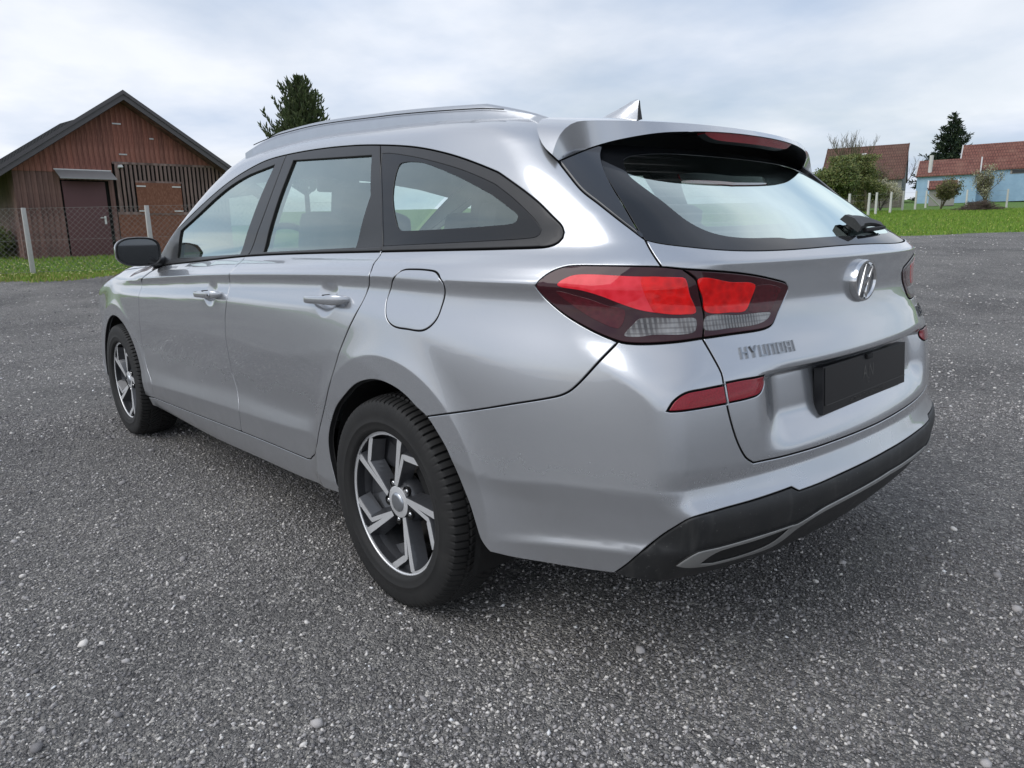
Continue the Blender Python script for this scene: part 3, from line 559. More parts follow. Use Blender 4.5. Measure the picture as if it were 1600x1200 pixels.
class CS:      # natural cubic spline, linear outside
    def __init__(s,X,Y):
        X=np.array(X,float);Y=np.array(Y,float);n=len(X);h=np.diff(X);d=np.diff(Y,axis=0)/h[:,None]
        A=np.zeros((n,n));B=np.zeros_like(Y);A[0,0]=A[-1,-1]=1
        for i in range(1,n-1):
            A[i,i-1]=h[i-1];A[i,i]=2*(h[i-1]+h[i]);A[i,i+1]=h[i];B[i]=6*(d[i]-d[i-1])
        s.M=np.linalg.solve(A,B);s.X,s.Y,s.h=X,Y,h
    def __call__(s,x):
        x=np.clip(np.asarray(x,float),s.X[0],s.X[-1]);i=np.clip(np.searchsorted(s.X,x)-1,0,len(s.X)-2)
        h=s.h[i][:,None];a=(s.X[i+1]-x)[:,None]/h;b=1-a
        return a*s.Y[i]+b*s.Y[i+1]+((a**3-a)*s.M[i]+(b**3-b)*s.M[i+1])*h*h/6
# side sections: rows of (z, half width) per station
XS=[-.95,-.70,-.40,0.,.50,1.05,1.60,2.15,2.65,3.0,3.25,3.45,3.62]
# features:  tuck   sillLo  sillTop  crease  hollow  low    mid    high   under  crease2 shldr  belt   g1     g2     g3     cant   top
ZS=[[.12,.20,.26,.32,.44,.54,.66,.78,.85,.875,.91,.95,1.10,1.20,1.28,1.36,1.44],
    [.12,.20,.26,.32,.44,.54,.66,.78,.85,.875,.91,.95,1.10,1.20,1.28,1.36,1.44],
    [.12,.20,.26,.32,.44,.54,.66,.78,.85,.872,.91,.95,1.10,1.20,1.28,1.36,1.44],
    [.12,.20,.26,.33,.44,.54,.66,.78,.845,.868,.90,.945,1.10,1.20,1.28,1.36,1.44],
    [.15,.235,.29,.355,.44,.54,.67,.79,.855,.884,.912,.945,1.08,1.18,1.28,1.36,1.44],
    [.15,.23,.305,.385,.455,.55,.68,.81,.882,.912,.94,.972,1.09,1.19,1.29,1.365,1.44],
    [.15,.23,.318,.405,.485,.57,.69,.83,.905,.934,.962,.997,1.10,1.20,1.30,1.37,1.44],
    [.15,.24,.33,.43,.49,.58,.69,.84,.92,.949,.975,1.011,1.11,1.20,1.30,1.37,1.44],
    [.15,.24,.32,.42,.49,.58,.69,.84,.925,.957,.985,1.021,1.11,1.20,1.29,1.36,1.44],
    [.15,.24,.285,.332,.36,.45,.50,.78,.922,.955,.99,1.027,1.11,1.19,1.28,1.35,1.43],
    [.15,.24,.30,.36,.385,.45,.512,.76,.922,.953,.99,1.032,1.11,1.19,1.28,1.35,1.43],
    [.15,.24,.32,.385,.41,.46,.522,.75,.92,.95,.99,1.036,1.11,1.19,1.28,1.35,1.43],
    [.15,.24,.33,.40,.42,.47,.53,.75,.92,.95,.99,1.04,1.11,1.19,1.28,1.35,1.43]]
YS=[[.40,.46,.48,.49,.50,.51,.52,.51,.50,.49,.47,.45,.42,.40,.36,.34,.30],
    [.66,.71,.74,.755,.76,.765,.768,.765,.755,.745,.72,.67,.60,.56,.52,.50,.45],
    [.77,.82,.835,.84,.845,.85,.853,.848,.84,.832,.79,.72,.66,.62,.58,.56,.50],
    [.79,.84,.86,.87,.872,.876,.882,.876,.862,.858,.815,.745,.70,.67,.64,.60,.54],
    [.795,.860,.872,.884,.874,.876,.884,.882,.862,.868,.84,.785,.755,.727,.690,.655,.575],
    [.795,.862,.878,.887,.875,.878,.888,.886,.8635,.870,.842,.790,.762,.735,.702,.672,.615],
    [.795,.862,.878,.887,.875,.880,.889,.886,.8635,.870,.843,.792,.765,.737,.702,.674,.625],
    [.795,.862,.878,.888,.878,.885,.892,.883,.858,.865,.841,.792,.766,.738,.699,.667,.615],
    [.795,.855,.872,.884,.882,.893,.894,.876,.849,.855,.832,.786,.763,.734,.692,.653,.575],
    [.79,.842,.858,.872,.866,.872,.886,.866,.832,.838,.814,.770,.744,.714,.668,.63,.545],
    [.755,.805,.822,.838,.832,.838,.850,.828,.794,.800,.777,.733,.706,.674,.63,.595,.515],
    [.69,.74,.758,.776,.770,.775,.787,.768,.752,.747,.722,.678,.645,.612,.57,.54,.465],
    [.60,.65,.668,.686,.680,.685,.697,.68,.664,.66,.635,.592,.56,.53,.49,.46,.39]]
def _crisp(Z,Y,ids,d):
    Zn,Yn=[],[]
    for zr,yr in zip(Z,Y):
        a,b=[],[]
        for i,(z,y) in enumerate(zip(zr,yr)):
            if i in ids:
                for sg in (-1,0,1):
                    j=i+sg
                    if sg==0: a.append(z);b.append(y)
                    else:
                        t=min(d/abs(zr[j]-z),.45);a.append(z+(zr[j]-z)*t);b.append(y+(yr[j]-y)*t)
            else: a.append(z);b.append(y)
        Zn.append(a);Yn.append(b)
    return Zn,Yn
ZS,YS=_crisp(ZS,YS,(3,6,9),.011)
_zs=CS(XS,ZS);_ys=CS(XS,YS)
WR=2.655;ZW=.325
def sstep(a,b,x):
    t=np.clip((x-a)/(b-a),0,1); return t*t*(3-2*t)
def smax(a,b,k):
    h=np.maximum(k-np.abs(a-b),0)/k; return np.maximum(a,b)+h*h*k*.25
def W(x,z):
    Zr=_zs(x);Yr=_ys(x);m=pchip_slopes(Zr,Yr)
    n=Zr.shape[1];acc=0;rows=np.arange(len(x))
    for dz,wt in ((-.004,.25),(0,.5),(.004,.25)):
        q=z+dz
        i=np.clip((Zr<q[:,None]).sum(1)-1,0,n-2)
        z0=Zr[rows,i];h=Zr[rows,i+1]-z0;t=(q-z0)/h;tc=np.clip(t,0,1)
        r=hermite(tc,h,Yr[rows,i],Yr[rows,i+1],m[rows,i],m[rows,i+1])
        r=r+np.where(t<0,t*h*m[:,0],0)+np.where(t>1,(t-1)*h*m[:,-1],0)
        acc=acc+wt*r
    # wheel arch lips
    for xc,yl,r0 in ((WR,.8945,.418),(-.0,.886,.405)):
        r=np.hypot(x-xc,z-ZW)
        lip=yl-.38*np.maximum(r-r0,0)-.012*sstep(.0,.35,x-xc) - .30*np.maximum(.30-z,0)
        acc=smax(acc,lip,.022)
    return acc
_H=P1([(-1.0,.66),(-.90,.745),(-.78,.80),(-.5,.88),(-.2,.945),(.0,.985),(.08,1.005),(.3,1.115),(.6,1.265),(.85,1.372),(1.05,1.428),(1.35,1.464),(1.8,1.468),(2.3,1.443),(2.7,1.411),(3.0,1.376),(3.25,1.330),(3.5,1.27)])
def H(x,y):
    x=x-.50*y*y*sstep(-.1,.25,x)*sstep(1.9,1.1,x)
    return (_H(x-.04)+2*_H(x)+_H(x+.04))/4-.075*y*y-.06*np.abs(y)**4*sstep(.2,.9,x)
_R=P1([(.14,3.40),(.22,3.50),(.29,3.575),(.335,3.615),(.38,3.65),(.42,3.668),(.46,3.673),(.478,3.669),(.50,3.656),(.535,3.638),(.555,3.635),(.62,3.628),(.70,3.617),(.752,3.608),(.79,3.594),(.83,3.578),(.87,3.566),(.91,3.560),(.965,3.561),(.995,3.563),(1.02,3.537),(1.04,3.510),(1.10,3.430),(1.2,3.295),(1.3,3.16),(1.4,3.0)])
def _crispR(zs,d=.008):
    global _R
    X,Y=list(_R.X),list(_R.Y);o=[]
    for i,(x,y) in enumerate(zip(X,Y)):
        if any(abs(x-q)<1e-6 for q in zs):
            for j in (i-1,i,i+1):
                if j==i: o.append((x,y))
                else:
                    t=min(d/abs(X[j]-x),.45);o.append((x+(X[j]-x)*t,y+(Y[j]-y)*t))
        else: o.append((x,y))
    _R=P1(o)
_crispR((.478,.535,.995))
def Rr(y,z):
    c=(_R(z-.004)+2*_R(z)+_R(z+.004))/4
    a=.15+.05*sstep(1.0,1.1,z)+.03*sstep(.58,.5,z)
    y=np.abs(y)
    return c-a*y*y-(.16-.06*sstep(.85,.70,z))*y**4-.036*sstep(.53,.40,y)*sstep(.565,.655,z)*sstep(.758,.736,z)
def F2(p):      # flank and roof without the rear face: the spoiler lies on it
    x,y,z=p[:,0],np.abs(p[:,1]),p[:,2]
    return smax(y-W(x,z),z-H(x,y),.05)
def F(p):
    x,y,z=p[:,0],np.abs(p[:,1]),p[:,2]
    a=y-W(x,z)
    b=(x-Rr(y,z))
    k=.030+.11*sstep(.70,.85,z)
    f=smax(a,b,k)
    h=(z-H(x,y))
    f=smax(f,h,.05+.05*sstep(.3,-.3,x))
    fr=-(x+.885-.28*y*y-.35*(z-.55)**2)
    return smax(f,fr,.12)
# universal parameter (s,z): s=x along the flank, round the rear corner about (CX,CY), then across the rear; mirrored past the middle
CX,CY,RF=2.95,.25,.62
FX=-.25
S1=CX+RF*np.pi/2
SM=S1+CY
def frame(s):
    s=np.asarray(s,float); sg=np.where(s>SM,-1.,1.); s=np.where(s>SM,2*SM-s,s)
    th=np.clip((s-CX)/RF,0,np.pi/2)-np.clip((FX-s)/RF,0,np.pi/2)
    ox=np.clip(s,FX,CX); s0=FX-RF*np.pi/2
    oy=-np.where(s>S1,SM-s,np.where(s<s0,CY-(s0-s),CY))
    return ox,oy*sg,np.sin(th),-np.cos(th)*sg
def S(s,z,n=21,F=None):
    F=F or globals()['F']
    s=np.asarray(s,float);z=np.asarray(z,float)
    ox,oy,dx,dy=frame(s); lo=np.zeros(len(s)); hi=np.full(len(s),1.4)
    for _ in range(n):
        t=.5*(lo+hi); p=np.stack([ox+t*dx,oy+t*dy,z],1); f=F(p)>0
        hi=np.where(f,t,hi); lo=np.where(f,lo,t)
    t=.5*(lo+hi); return np.stack([ox+t*dx,oy+t*dy,z],1)
def T(x,y,n=21,F=None):     # roof side: drop from above
    F=F or globals()['F']
    x=np.asarray(x,float);y=np.asarray(y,float);lo=np.full(len(x),.55);hi=np.full(len(x),1.7)
    for _ in range(n):
        t=.5*(lo+hi); f=F(np.stack([x,y,t],1))>0
        hi=np.where(f,t,hi); lo=np.where(f,lo,t)
    return np.stack([x,y,.5*(lo+hi)],1)
def invS(p):
    x,y=p[:,0],p[:,1]
    th=np.arctan2(x-CX,-(y+CY))
    s=np.where(y>-CY,S1+CY+y,np.where(x<CX,x,CX+RF*th))
    return s
def grad(p,e=.0035,F=None):
    F=F or globals()['F']
    g=np.zeros_like(p)
    for i in range(3):
        d=np.zeros(3);d[i]=e; g[:,i]=(F(p+d)-F(p-d))/(2*e)
    return g/np.linalg.norm(g,axis=1)[:,None]

# outlines of panels, lamps and windows in body coordinates (s along the body, z height)
CURVES = {
 'arch_r': [[2.3671,0.2638],[2.3494,0.3177],[2.3311,0.3774],[2.33,0.4365],[2.3475,0.4895],[2.3891,0.5501],[2.4459,0.5955],[2.5189,0.6431],[2.5911,0.667],[2.6575,0.6736],[2.7238,0.665],[2.7738,0.6478],[2.8165,0.6251],[2.8578,0.6063],[2.8929,0.577],[2.9417,0.5263],[2.9788,0.456],[3.0084,0.4028],[3.0321,0.3489],[3.0473,0.3217],[3.0757,0.2998]],
 'door_rear': [[2.5314,1.0192],[2.5401,0.9966],[2.5621,0.9595],[2.5514,0.9304],[2.5422,0.9138],[2.5232,0.8618],[2.4785,0.8005],[2.4349,0.7366],[2.3913,0.6622],[2.3399,0.5788],[2.2801,0.477],[2.2502,0.4116],[2.2181,0.3685],[2.1765,0.3442]],
 'door_bot': [[2.1348,0.3281],[1.7451,0.3213],[1.2788,0.307],[0.4716,0.2771]],
 'sill_bot': [[0.6451,0.2239],[1.1881,0.213],[1.6856,0.228],[2.0895,0.2389],[2.3671,0.2638]],
 'b_seam': [[1.5693,0.9953],[1.5987,0.9661],[1.598,0.941],[1.5818,0.9045],[1.5874,0.8385],[1.5626,0.7737],[1.5505,0.7085],[1.5481,0.6377],[1.5503,0.5559],[1.5671,0.5065],[1.5813,0.4676],[1.601,0.4108],[1.5848,0.3206]],
 'f_seam': [[0.4735,0.8659],[0.4464,0.7397],[0.4208,0.635],[0.3991,0.5278],[0.4276,0.4252],[0.4893,0.3649],[0.4716,0.2771]],
 'bump_seam': [[2.8578,0.607],[2.9431,0.6286],[3.0252,0.6489],[3.1416,0.6801],[3.252,0.7108],[3.2806,0.7248],[3.3023,0.7452],[3.3231,0.7704],[3.3479,0.8015],[3.3794,0.836]],
 'lamp_top': [[3.1904,0.9486],[3.1989,0.96],[3.2249,0.978],[3.2555,0.9891],[3.2802,0.9926],[3.3438,0.993],[3.4212,0.9913],[3.4639,0.9894],[3.5051,0.984]],
 'lamp_bot': [[3.1904,0.9486],[3.1951,0.9401],[3.2138,0.922],[3.2607,0.8907],[3.3062,0.8675],[3.3466,0.8493],[3.3794,0.8373],[3.3965,0.8337],[3.4328,0.8324],[3.4956,0.8349],[3.5483,0.8389]],
 'lamp_split': [[3.5051,0.984],[3.5241,0.9703],[3.5355,0.9593],[3.5437,0.9296],[3.5521,0.8968],[3.5543,0.8754],[3.5483,0.8389]],
 'lamp2_out': [[3.5051,0.984],[3.6177,0.9732],[3.695,0.9629],[3.7667,0.9496],[3.8066,0.9404],[3.8169,0.9311],[3.8053,0.9084],[3.778,0.8785],[3.7571,0.8559],[3.7391,0.8475],[3.708,0.8432],[3.6164,0.8413],[3.5483,0.8389]],
 'seam_top': [[3.0331,1.3281],[3.0405,1.3151],[3.0548,1.3015],[3.0854,1.2804],[3.1196,1.2573],[3.1707,1.231]],
 'seam_mid': [[3.1707,1.231],[3.2182,1.1978],[3.2746,1.1558],[3.3282,1.124],[3.4001,1.0754],[3.439,1.0462]],
 'seam_low': [[3.439,1.0462],[3.4502,1.0172],[3.4639,0.9894]],
 'seam_under': [[3.5483,0.8389],[3.5642,0.8068],[3.5807,0.7671],[3.5824,0.749],[3.5869,0.7061],[3.5977,0.6586],[3.6124,0.6151],[3.6315,0.5808],[3.6523,0.5638]],
 'tg_bot': [[3.6523,0.5638],[3.6772,0.563],[3.7309,0.5607],[3.795,0.5594],[3.8667,0.5582],[3.9192,0.5581]],
 'glass_bot': [[3.439,1.0462],[3.4691,1.039],[3.5106,1.0329],[3.5997,1.023],[3.6883,1.018],[3.8072,1.0163],[3.9195,1.0171],[4.0459,1.0192]],
 'glass_left': [[3.439,1.0462],[3.3959,1.1206],[3.3427,1.1936]],
 'blade_top': [[3.3427,1.1936],[3.3224,1.2259],[3.3125,1.2477],[3.3152,1.2771]],
 'blade_up': [[3.3152,1.2771],[3.2698,1.2654],[3.1985,1.2407],[3.1707,1.231]],
 'glass_clear': [[3.4299,1.194],[3.516,1.1317],[3.576,1.0813],[3.6285,1.0579],[3.7122,1.0467],[3.8662,1.0443],[4.0503,1.046]],
 'refl1': [[3.464,0.7026],[3.4767,0.7226],[3.4988,0.7359],[3.5362,0.7391],[3.5831,0.7416],[3.5855,0.7236],[3.5883,0.7032],[3.5484,0.7023],[3.5077,0.7015],[3.4695,0.7012]],
 'refl2': [[3.5866,0.7458],[3.6289,0.7472],[3.6969,0.7468],[3.6974,0.727],[3.6772,0.7118],[3.6425,0.7062],[3.5899,0.7043],[3.588,0.7259]],
 'black_top': [[3.3768,0.32],[3.4007,0.3509],[3.4226,0.3852],[3.4448,0.4121],[3.4752,0.4492],[3.5055,0.4763],[3.5556,0.4839],[3.6447,0.4876],[3.7499,0.4919],[3.7673,0.4806],[3.8316,0.4815],[3.9321,0.4844]],
 'bump_bot': [[3.0757,0.2998],[3.1332,0.2981],[3.2014,0.3027],[3.2955,0.311],[3.3768,0.32]],
 'black_bot': [[3.3768,0.3191],[3.4015,0.3196],[3.4733,0.3232],[3.5379,0.2996],[3.614,0.286],[3.7441,0.2823],[3.8385,0.3051],[3.8533,0.3375],[4.071,0.3294]],
 'trim_top': [[3.4846,0.3665],[3.5016,0.3858],[3.5211,0.4002],[3.5607,0.4013],[3.6501,0.4042],[3.7509,0.4048],[3.7681,0.4029],[3.8374,0.4187],[3.9319,0.4286]],
 'trim_bot': [[3.4847,0.3655],[3.5194,0.3526],[3.5665,0.3428],[3.652,0.3387],[3.7337,0.3435],[3.7746,0.3872],[3.8464,0.4033],[3.9387,0.4164]],
 'vent': [[3.5315,0.3623],[3.5492,0.3818],[3.5691,0.391],[3.6542,0.3944],[3.7475,0.4003],[3.7106,0.3602],[3.6449,0.3492],[3.5661,0.3505]],
 'fuel': [[2.7262,0.9765],[2.8335,0.9749],[2.8645,0.9654],[2.8865,0.9457],[2.8879,0.9202],[2.88,0.8882],[2.871,0.8564],[2.8494,0.8345],[2.8197,0.8236],[2.7639,0.8233],[2.7072,0.8256],[2.6753,0.8385],[2.6575,0.8594],[2.6468,0.8959],[2.666,0.9381],[2.6872,0.9577],[2.6998,0.9711]],
 'dlo_bot': [[0.6069,0.9447],[0.6617,0.949],[1.0726,0.9711],[1.579,0.9978],[1.9869,1.0101],[2.5357,1.0201],[2.8904,1.026],[3.0734,1.029],[3.1804,1.0316],[3.2094,1.0357],[3.2255,1.0424]],
 'dlo_top': [[3.2255,1.0424],[3.2356,1.0518],[3.238,1.0637],[3.233,1.0744],[3.22,1.0859],[3.1384,1.1364],[3.0208,1.1868],[2.8705,1.2382],[2.7295,1.2779],[2.5701,1.3103],[2.3838,1.3344],[2.2109,1.3497],[1.9811,1.3604],[1.7364,1.3622],[1.5849,1.3553],[1.4442,1.3346],[1.2946,1.3031],[1.1492,1.2616],[0.972,1.2006],[0.7882,1.1324],[0.6931,1.1001],[0.5941,1.0458],[0.53,1.005],[0.4731,0.962],[0.6069,0.9447]],
 'g_front': [[1.6819,1.3344],[1.5663,1.3231],[1.4486,1.3102],[1.3081,1.2827],[1.1626,1.2398],[0.9859,1.1752],[0.7874,1.1064],[0.7795,1.0484],[0.7681,0.9797],[1.0536,0.9885],[1.5152,1.0044]],
 'g_rear': [[1.8239,1.3374],[2.1114,1.3242],[2.3548,1.3083],[2.3909,1.2406],[2.4155,1.1828],[2.404,1.1085],[2.3799,1.0306],[2.0725,1.0221],[1.7253,1.0129]],
 'g_quarter': [[2.4109,1.307],[2.4671,1.3019],[2.6423,1.2701],[2.8394,1.2211],[3.023,1.1556],[3.1322,1.0995],[3.1666,1.0698],[3.1617,1.0597],[3.1402,1.0527],[2.9651,1.0467],[2.7998,1.0422],[2.5314,1.0353]],
 'g_qclear': [[2.5377,1.1641],[2.5218,1.2225],[2.5197,1.2505],[2.5238,1.2657],[2.5404,1.2698],[2.5877,1.2677],[2.6486,1.2582],[2.8028,1.2123],[2.9411,1.1612],[3.0649,1.1115],[3.0761,1.1023],[3.0732,1.0934],[3.0574,1.0871],[3.0124,1.0842],[2.8079,1.0787],[2.6218,1.0769],[2.6018,1.0807],[2.586,1.0916]],
 'b_dlo': [[1.7548,1.3583],[1.7022,1.1843],[1.6058,1.0099],[1.579,0.9978]],
 'c_dlo': [[2.3838,1.3344],[2.4715,1.1891],[2.5314,1.0353],[2.5357,1.0201]],
 'bm_top': [[0.6446,0.9617],[0.773,0.9725],[1.0579,0.9831],[1.5182,1.0008],[1.5734,1.0037],[1.7245,1.0095],[2.0737,1.0201],[2.3813,1.0278],[2.5327,1.0326],[2.8007,1.0398],[2.9661,1.0444],[3.1397,1.0498]],
 'l_red': [[3.2494,0.9517],[3.2776,0.9696],[3.3177,0.9741],[3.4083,0.9703],[3.497,0.9672],[3.5104,0.9642],[3.5205,0.9307],[3.534,0.8926],[3.4844,0.8928],[3.4586,0.8945],[3.421,0.9018],[3.3837,0.9152],[3.3455,0.9308],[3.3054,0.9422]],
 'l_bulb': [[3.4232,0.9675],[3.497,0.9659],[3.509,0.9629],[3.5191,0.9307],[3.5326,0.894],[3.451,0.896],[3.4383,0.9148],[3.4255,0.9467]],
 'l_dark': [[3.2452,0.9389],[3.319,0.9248],[3.3586,0.9109],[3.3913,0.9019],[3.389,0.8755],[3.3792,0.8635],[3.3462,0.8745],[3.2996,0.8996]],
 'l_clear': [[3.3916,0.8492],[3.4063,0.8703],[3.4235,0.8847],[3.4975,0.8825],[3.5336,0.8793],[3.5279,0.852],[3.4456,0.8502],[3.4209,0.8466]],
 't_red': [[3.5398,0.9631],[3.6195,0.9527],[3.6929,0.9435],[3.6832,0.9132],[3.6649,0.8879],[3.6218,0.8868],[3.5582,0.8924],[3.5501,0.9212]],
 't_dark': [[3.6994,0.9403],[3.7833,0.9301],[3.7617,0.8968],[3.7417,0.8825],[3.6746,0.8859],[3.6914,0.9127]],
 't_clear': [[3.5594,0.883],[3.6395,0.8801],[3.7455,0.878],[3.7344,0.8647],[3.6944,0.8553],[3.6149,0.8535],[3.553,0.8556]]}
# ------------------------------------------------------------------ car materials
def make_paint():
    m = Mat('silver_paint'); m.set(Metallic=.75, Roughness=.25, Coat_Weight=1.0, Coat_Roughness=.025, Coat_IOR=1.62)
    f = m.noise(2.0, 5)
    c = m.mix(f, (.505, .522, .550), (.525, .540, .566))
    # road dust thrown on the lower flanks
    sx = m.n('ShaderNodeSeparateXYZ'); m.l(m.co(), sx.inputs[0])
    mr = m.n('ShaderNodeMapRange'); mr.inputs['From Min'].default_value = .62; mr.inputs['From Max'].default_value = .22; mr.inputs['To Max'].default_value = .42; m.l(sx.outputs['Z'], mr.inputs['Value'])
    dn = m.ramp(m.noise(7, 6, .65), [(.30, (.15, .15, .15)), (.75, (1, 1, 1))])
    sp = m.ramp(m.noise(160, 3, .6), [(.62, (0, 0, 0)), (.72, (1, 1, 1))])
    mu = m.n('ShaderNodeMath', operation='MULTIPLY'); m.l(mr.outputs[0], mu.inputs[0]); m.l(dn, mu.inputs[1])
    ad = m.n('ShaderNodeMath', operation='MULTIPLY_ADD'); m.l(sp, ad.inputs[0]); ad.inputs[1].default_value = .015; m.l(mu.outputs[0], ad.inputs[2]); ad.use_clamp = True
    m.col(m.mix(ad.outputs[0], c, (.26, .25, .235)))
    r = m.n('ShaderNodeMath', operation='MULTIPLY_ADD'); m.l(ad.outputs[0], r.inputs[0]); r.inputs[1].default_value = .55; r.inputs[2].default_value = .25; m.rgh(r.outputs[0])
    cr_ = m.n('ShaderNodeMath', operation='MULTIPLY_ADD'); m.l(ad.outputs[0], cr_.inputs[0]); cr_.inputs[1].default_value = .45; cr_.inputs[2].default_value = .008
    sm = m.ramp(m.noise(3.5, 5), [(.5, (0, 0, 0)), (.85, (.03, .03, .03))])
    c2 = m.n('ShaderNodeMath', operation='ADD'); m.l(cr_.outputs[0], c2.inputs[0]); m.l(sm, c2.inputs[1]); m.l(c2.outputs[0], m.b.inputs['Coat Roughness'])
    return m.m
M_paint = make_paint()
def make_plastic():
    m = Mat('bumper_plastic'); m.set(Roughness=.55)
    d = m.ramp(m.noise(11, 6, .7), [(.35, (.014, .015, .016)), (.62, (.022, .022, .022)), (.80, (.055, .053, .050))])
    sp = m.ramp(m.noise(150, 3, .6), [(.66, (0, 0, 0)), (.74, (1, 1, 1))])
    st = m.ramp(m.noise(30, 3, .5, stretch=(1, 1, .12)), [(.55, (0, 0, 0)), (.75, (.35, .35, .35))])
    m.col(m.mix(st, m.mix(sp, d, (.10, .10, .095)), (.085, .083, .08))); m.bump(m.noise(600, 2), .25, .001); return m.m
M_plastic = make_plastic()
M_black = simple('satin_black_trim', (.020, .020, .021), .34, 0, .2, 12, Coat_Weight=.15)
M_mould = simple('belt_rubber', (.030, .030, .031), .42, 0, .2, 20)
M_gloss = simple('gloss_black_panel', (.012, .013, .016), .06, 0, .1, 5, Coat_Weight=1.0)
M_frit = simple('ceramic_frit', (.011, .012, .014), .05, 0, .1, 5, IOR=1.5)
M_inner = simple('interior_liner', (.22, .22, .215), .85, 0, .1, 40)
M_dark = simple('underbody_gap_shade_black', (.009, .009, .009), .8, 0, .3, 8)  # underbody parts; also stands in for shade on panel gap walls
M_seat = simple('seat_cloth', (.035, .035, .037), .9, 0, .25, 200, .2)
M_dash = simple('dash_plastic', (.03, .03, .031), .6, 0, .15, 60)
M_letter = simple('badge_chrome', (.36, .37, .38), .12, 1, .05, 8)
M_chrome = simple('chrome', (.72, .73, .74), .10, 1, .05, 8)
M_mach = simple('machined_alloy', (.80, .805, .81), .42, .6, .06, 40)
M_anth = simple('anthracite_wheel_paint', (.062, .064, .070), .36, .4, .2, 15, Coat_Weight=.5)
M_alu = simple('satin_rail_alloy', (.50, .52, .55), .28, .9, .06, 20)
M_steel = simple('brake_steel', (.12, .11, .10), .45, .8, .4, 20)
M_diff = simple('diffuser_trim_paint', (.34, .34, .33), .38, .5, .2, 14)
M_led = simple('brake_lens', (.24, .012, .020), .10, 0, .15, 40, Coat_Weight=1.0)
def lens(name, c, rough, pat, pstr, c2=None):
    m = Mat(name); m.set(Roughness=rough, Coat_Weight=.8, Coat_Roughness=.02); m.b.inputs['Specular IOR Level'].default_value = .1
    w = m.n('ShaderNodeTexVoronoi', feature='F1'); w.inputs['Scale'].default_value = pat; m.l(m.co(), w.inputs['Vector'])
    m.col(m.mix(m.ramp(w.outputs['Distance'], [(.1, (0, 0, 0)), (.75, (1, 1, 1))]), c2 or tuple(v*.72 for v in c), c))
    if pstr: m.bump(w.outputs['Distance'], pstr, .003)
    return m.m
M_lens = lens('lamp_housing_red', (.035, .006, .010), .08, 3, 0, (.055, .007, .012))
M_lred = lens('lamp_red', (.84, .030, .050), .18, 60, .10, (.74, .012, .024))
M_lbulb = lens('lamp_red_reflector', (.88, .006, .006), .12, 55, .35, (.60, .003, .004))
M_ldark = lens('lamp_dark_red', (.085, .006, .012), .16, 90, .15)
def ribbed():
    m = Mat('lamp_clear_ribbed'); m.set(Roughness=.12, Coat_Weight=.9, Coat_Roughness=.02)
    w = m.n('ShaderNodeTexWave', bands_direction='Y'); w.inputs['Scale'].default_value = 38; w.inputs['Distortion'].default_value = .6; m.l(m.co(), w.inputs['Vector'])
    w2 = m.n('ShaderNodeTexWave', bands_direction='Z'); w2.inputs['Scale'].default_value = 30; m.l(m.co(), w2.inputs['Vector'])
    b = m.ramp(m.noise(14, 3), [(.38, (.035, .030, .030)), (.52, (.12, .11, .108)), (.66, (.34, .335, .33))])
    c = m.mix(m.ramp(w.outputs['Fac'], [(.35, (0, 0, 0)), (.9, (.6, .6, .6))]), b, (.30, .295, .29))
    m.col(m.mix(m.ramp(w2.outputs['Fac'], [(.6, (0, 0, 0)), (.95, (.5, .5, .5))]), c, (.05, .04, .04))); m.bump(w.outputs['Fac'], .4, .002); return m.m
M_lclear = ribbed()
M_refl = lens('reflector_red', (.30, .006, .018), .15, 300, .25)
def make_tyre():
    m = Mat('tyre_rubber'); m.set(Roughness=.72)
    m.col(m.ramp(m.noise(9, 6, .65), [(.3, (.009, .009, .009)), (.6, (.016, .0155, .015)), (.85, (.034, .032, .030))])); m.bump(m.noise(300, 3), .25, .001); return m.m
M_tyre = make_tyre()
def make_glass(name, tint, refl=1.0, heater=False):
    m = Mat(name); t = m.t; t.nodes.remove(m.b)
    tr = m.n('ShaderNodeBsdfTransparent'); tr.inputs[0].default_value = (*tint, 1)
    gl = m.n('ShaderNodeBsdfGlossy'); gl.inputs['Roughness'].default_value = .008; gl.inputs['Color'].default_value = (.88, 1, .96, 1)
    fr = m.n('ShaderNodeFresnel'); ge = m.n('ShaderNodeNewGeometry'); ir = m.n('ShaderNodeMapRange'); m.l(ge.outputs['Backfacing'], ir.inputs['Value'])   # thin pane: same reflectance from both sides
    ir.inputs['To Min'].default_value = 1.62; ir.inputs['To Max'].default_value = 1/1.62; m.l(ir.outputs[0], fr.inputs[0])
    dn = m.ramp(m.noise(6, 6, .65), [(.40, (0, 0, 0)), (.85, (.10, .10, .10))])       # film of dust
    if heater:          # printed heater wires
        wv = m.n('ShaderNodeTexWave', bands_direction='Z'); wv.inputs['Scale'].default_value = 15; m.l(m.co(), wv.inputs['Vector'])
        dn = m.mix(1, dn, m.ramp(wv.outputs['Fac'], [(.93, (0, 0, 0)), (.985, (.16, .16, .16))]), 'ADD')
    df = m.n('ShaderNodeBsdfDiffuse'); df.inputs[0].default_value = (.55, .55, .53, 1)
    mu = m.n('ShaderNodeMath', operation='MULTIPLY'); m.l(fr.outputs[0], mu.inputs[0]); mu.inputs[1].default_value = refl; mu.use_clamp = True
    x1 = m.n('ShaderNodeMixShader'); m.l(dn, x1.inputs[0]); m.l(tr.outputs[0], x1.inputs[1]); m.l(df.outputs[0], x1.inputs[2])
    x2 = m.n('ShaderNodeMixShader'); m.l(mu.outputs[0], x2.inputs[0]); m.l(x1.outputs[0], x2.inputs[1]); m.l(gl.outputs[0], x2.inputs[2])
    m.l(x2.outputs[0], m.out.inputs['Surface']); return m.m
M_glass = make_glass('tinted_window_glass', (.84, .95, .90), 3.0)
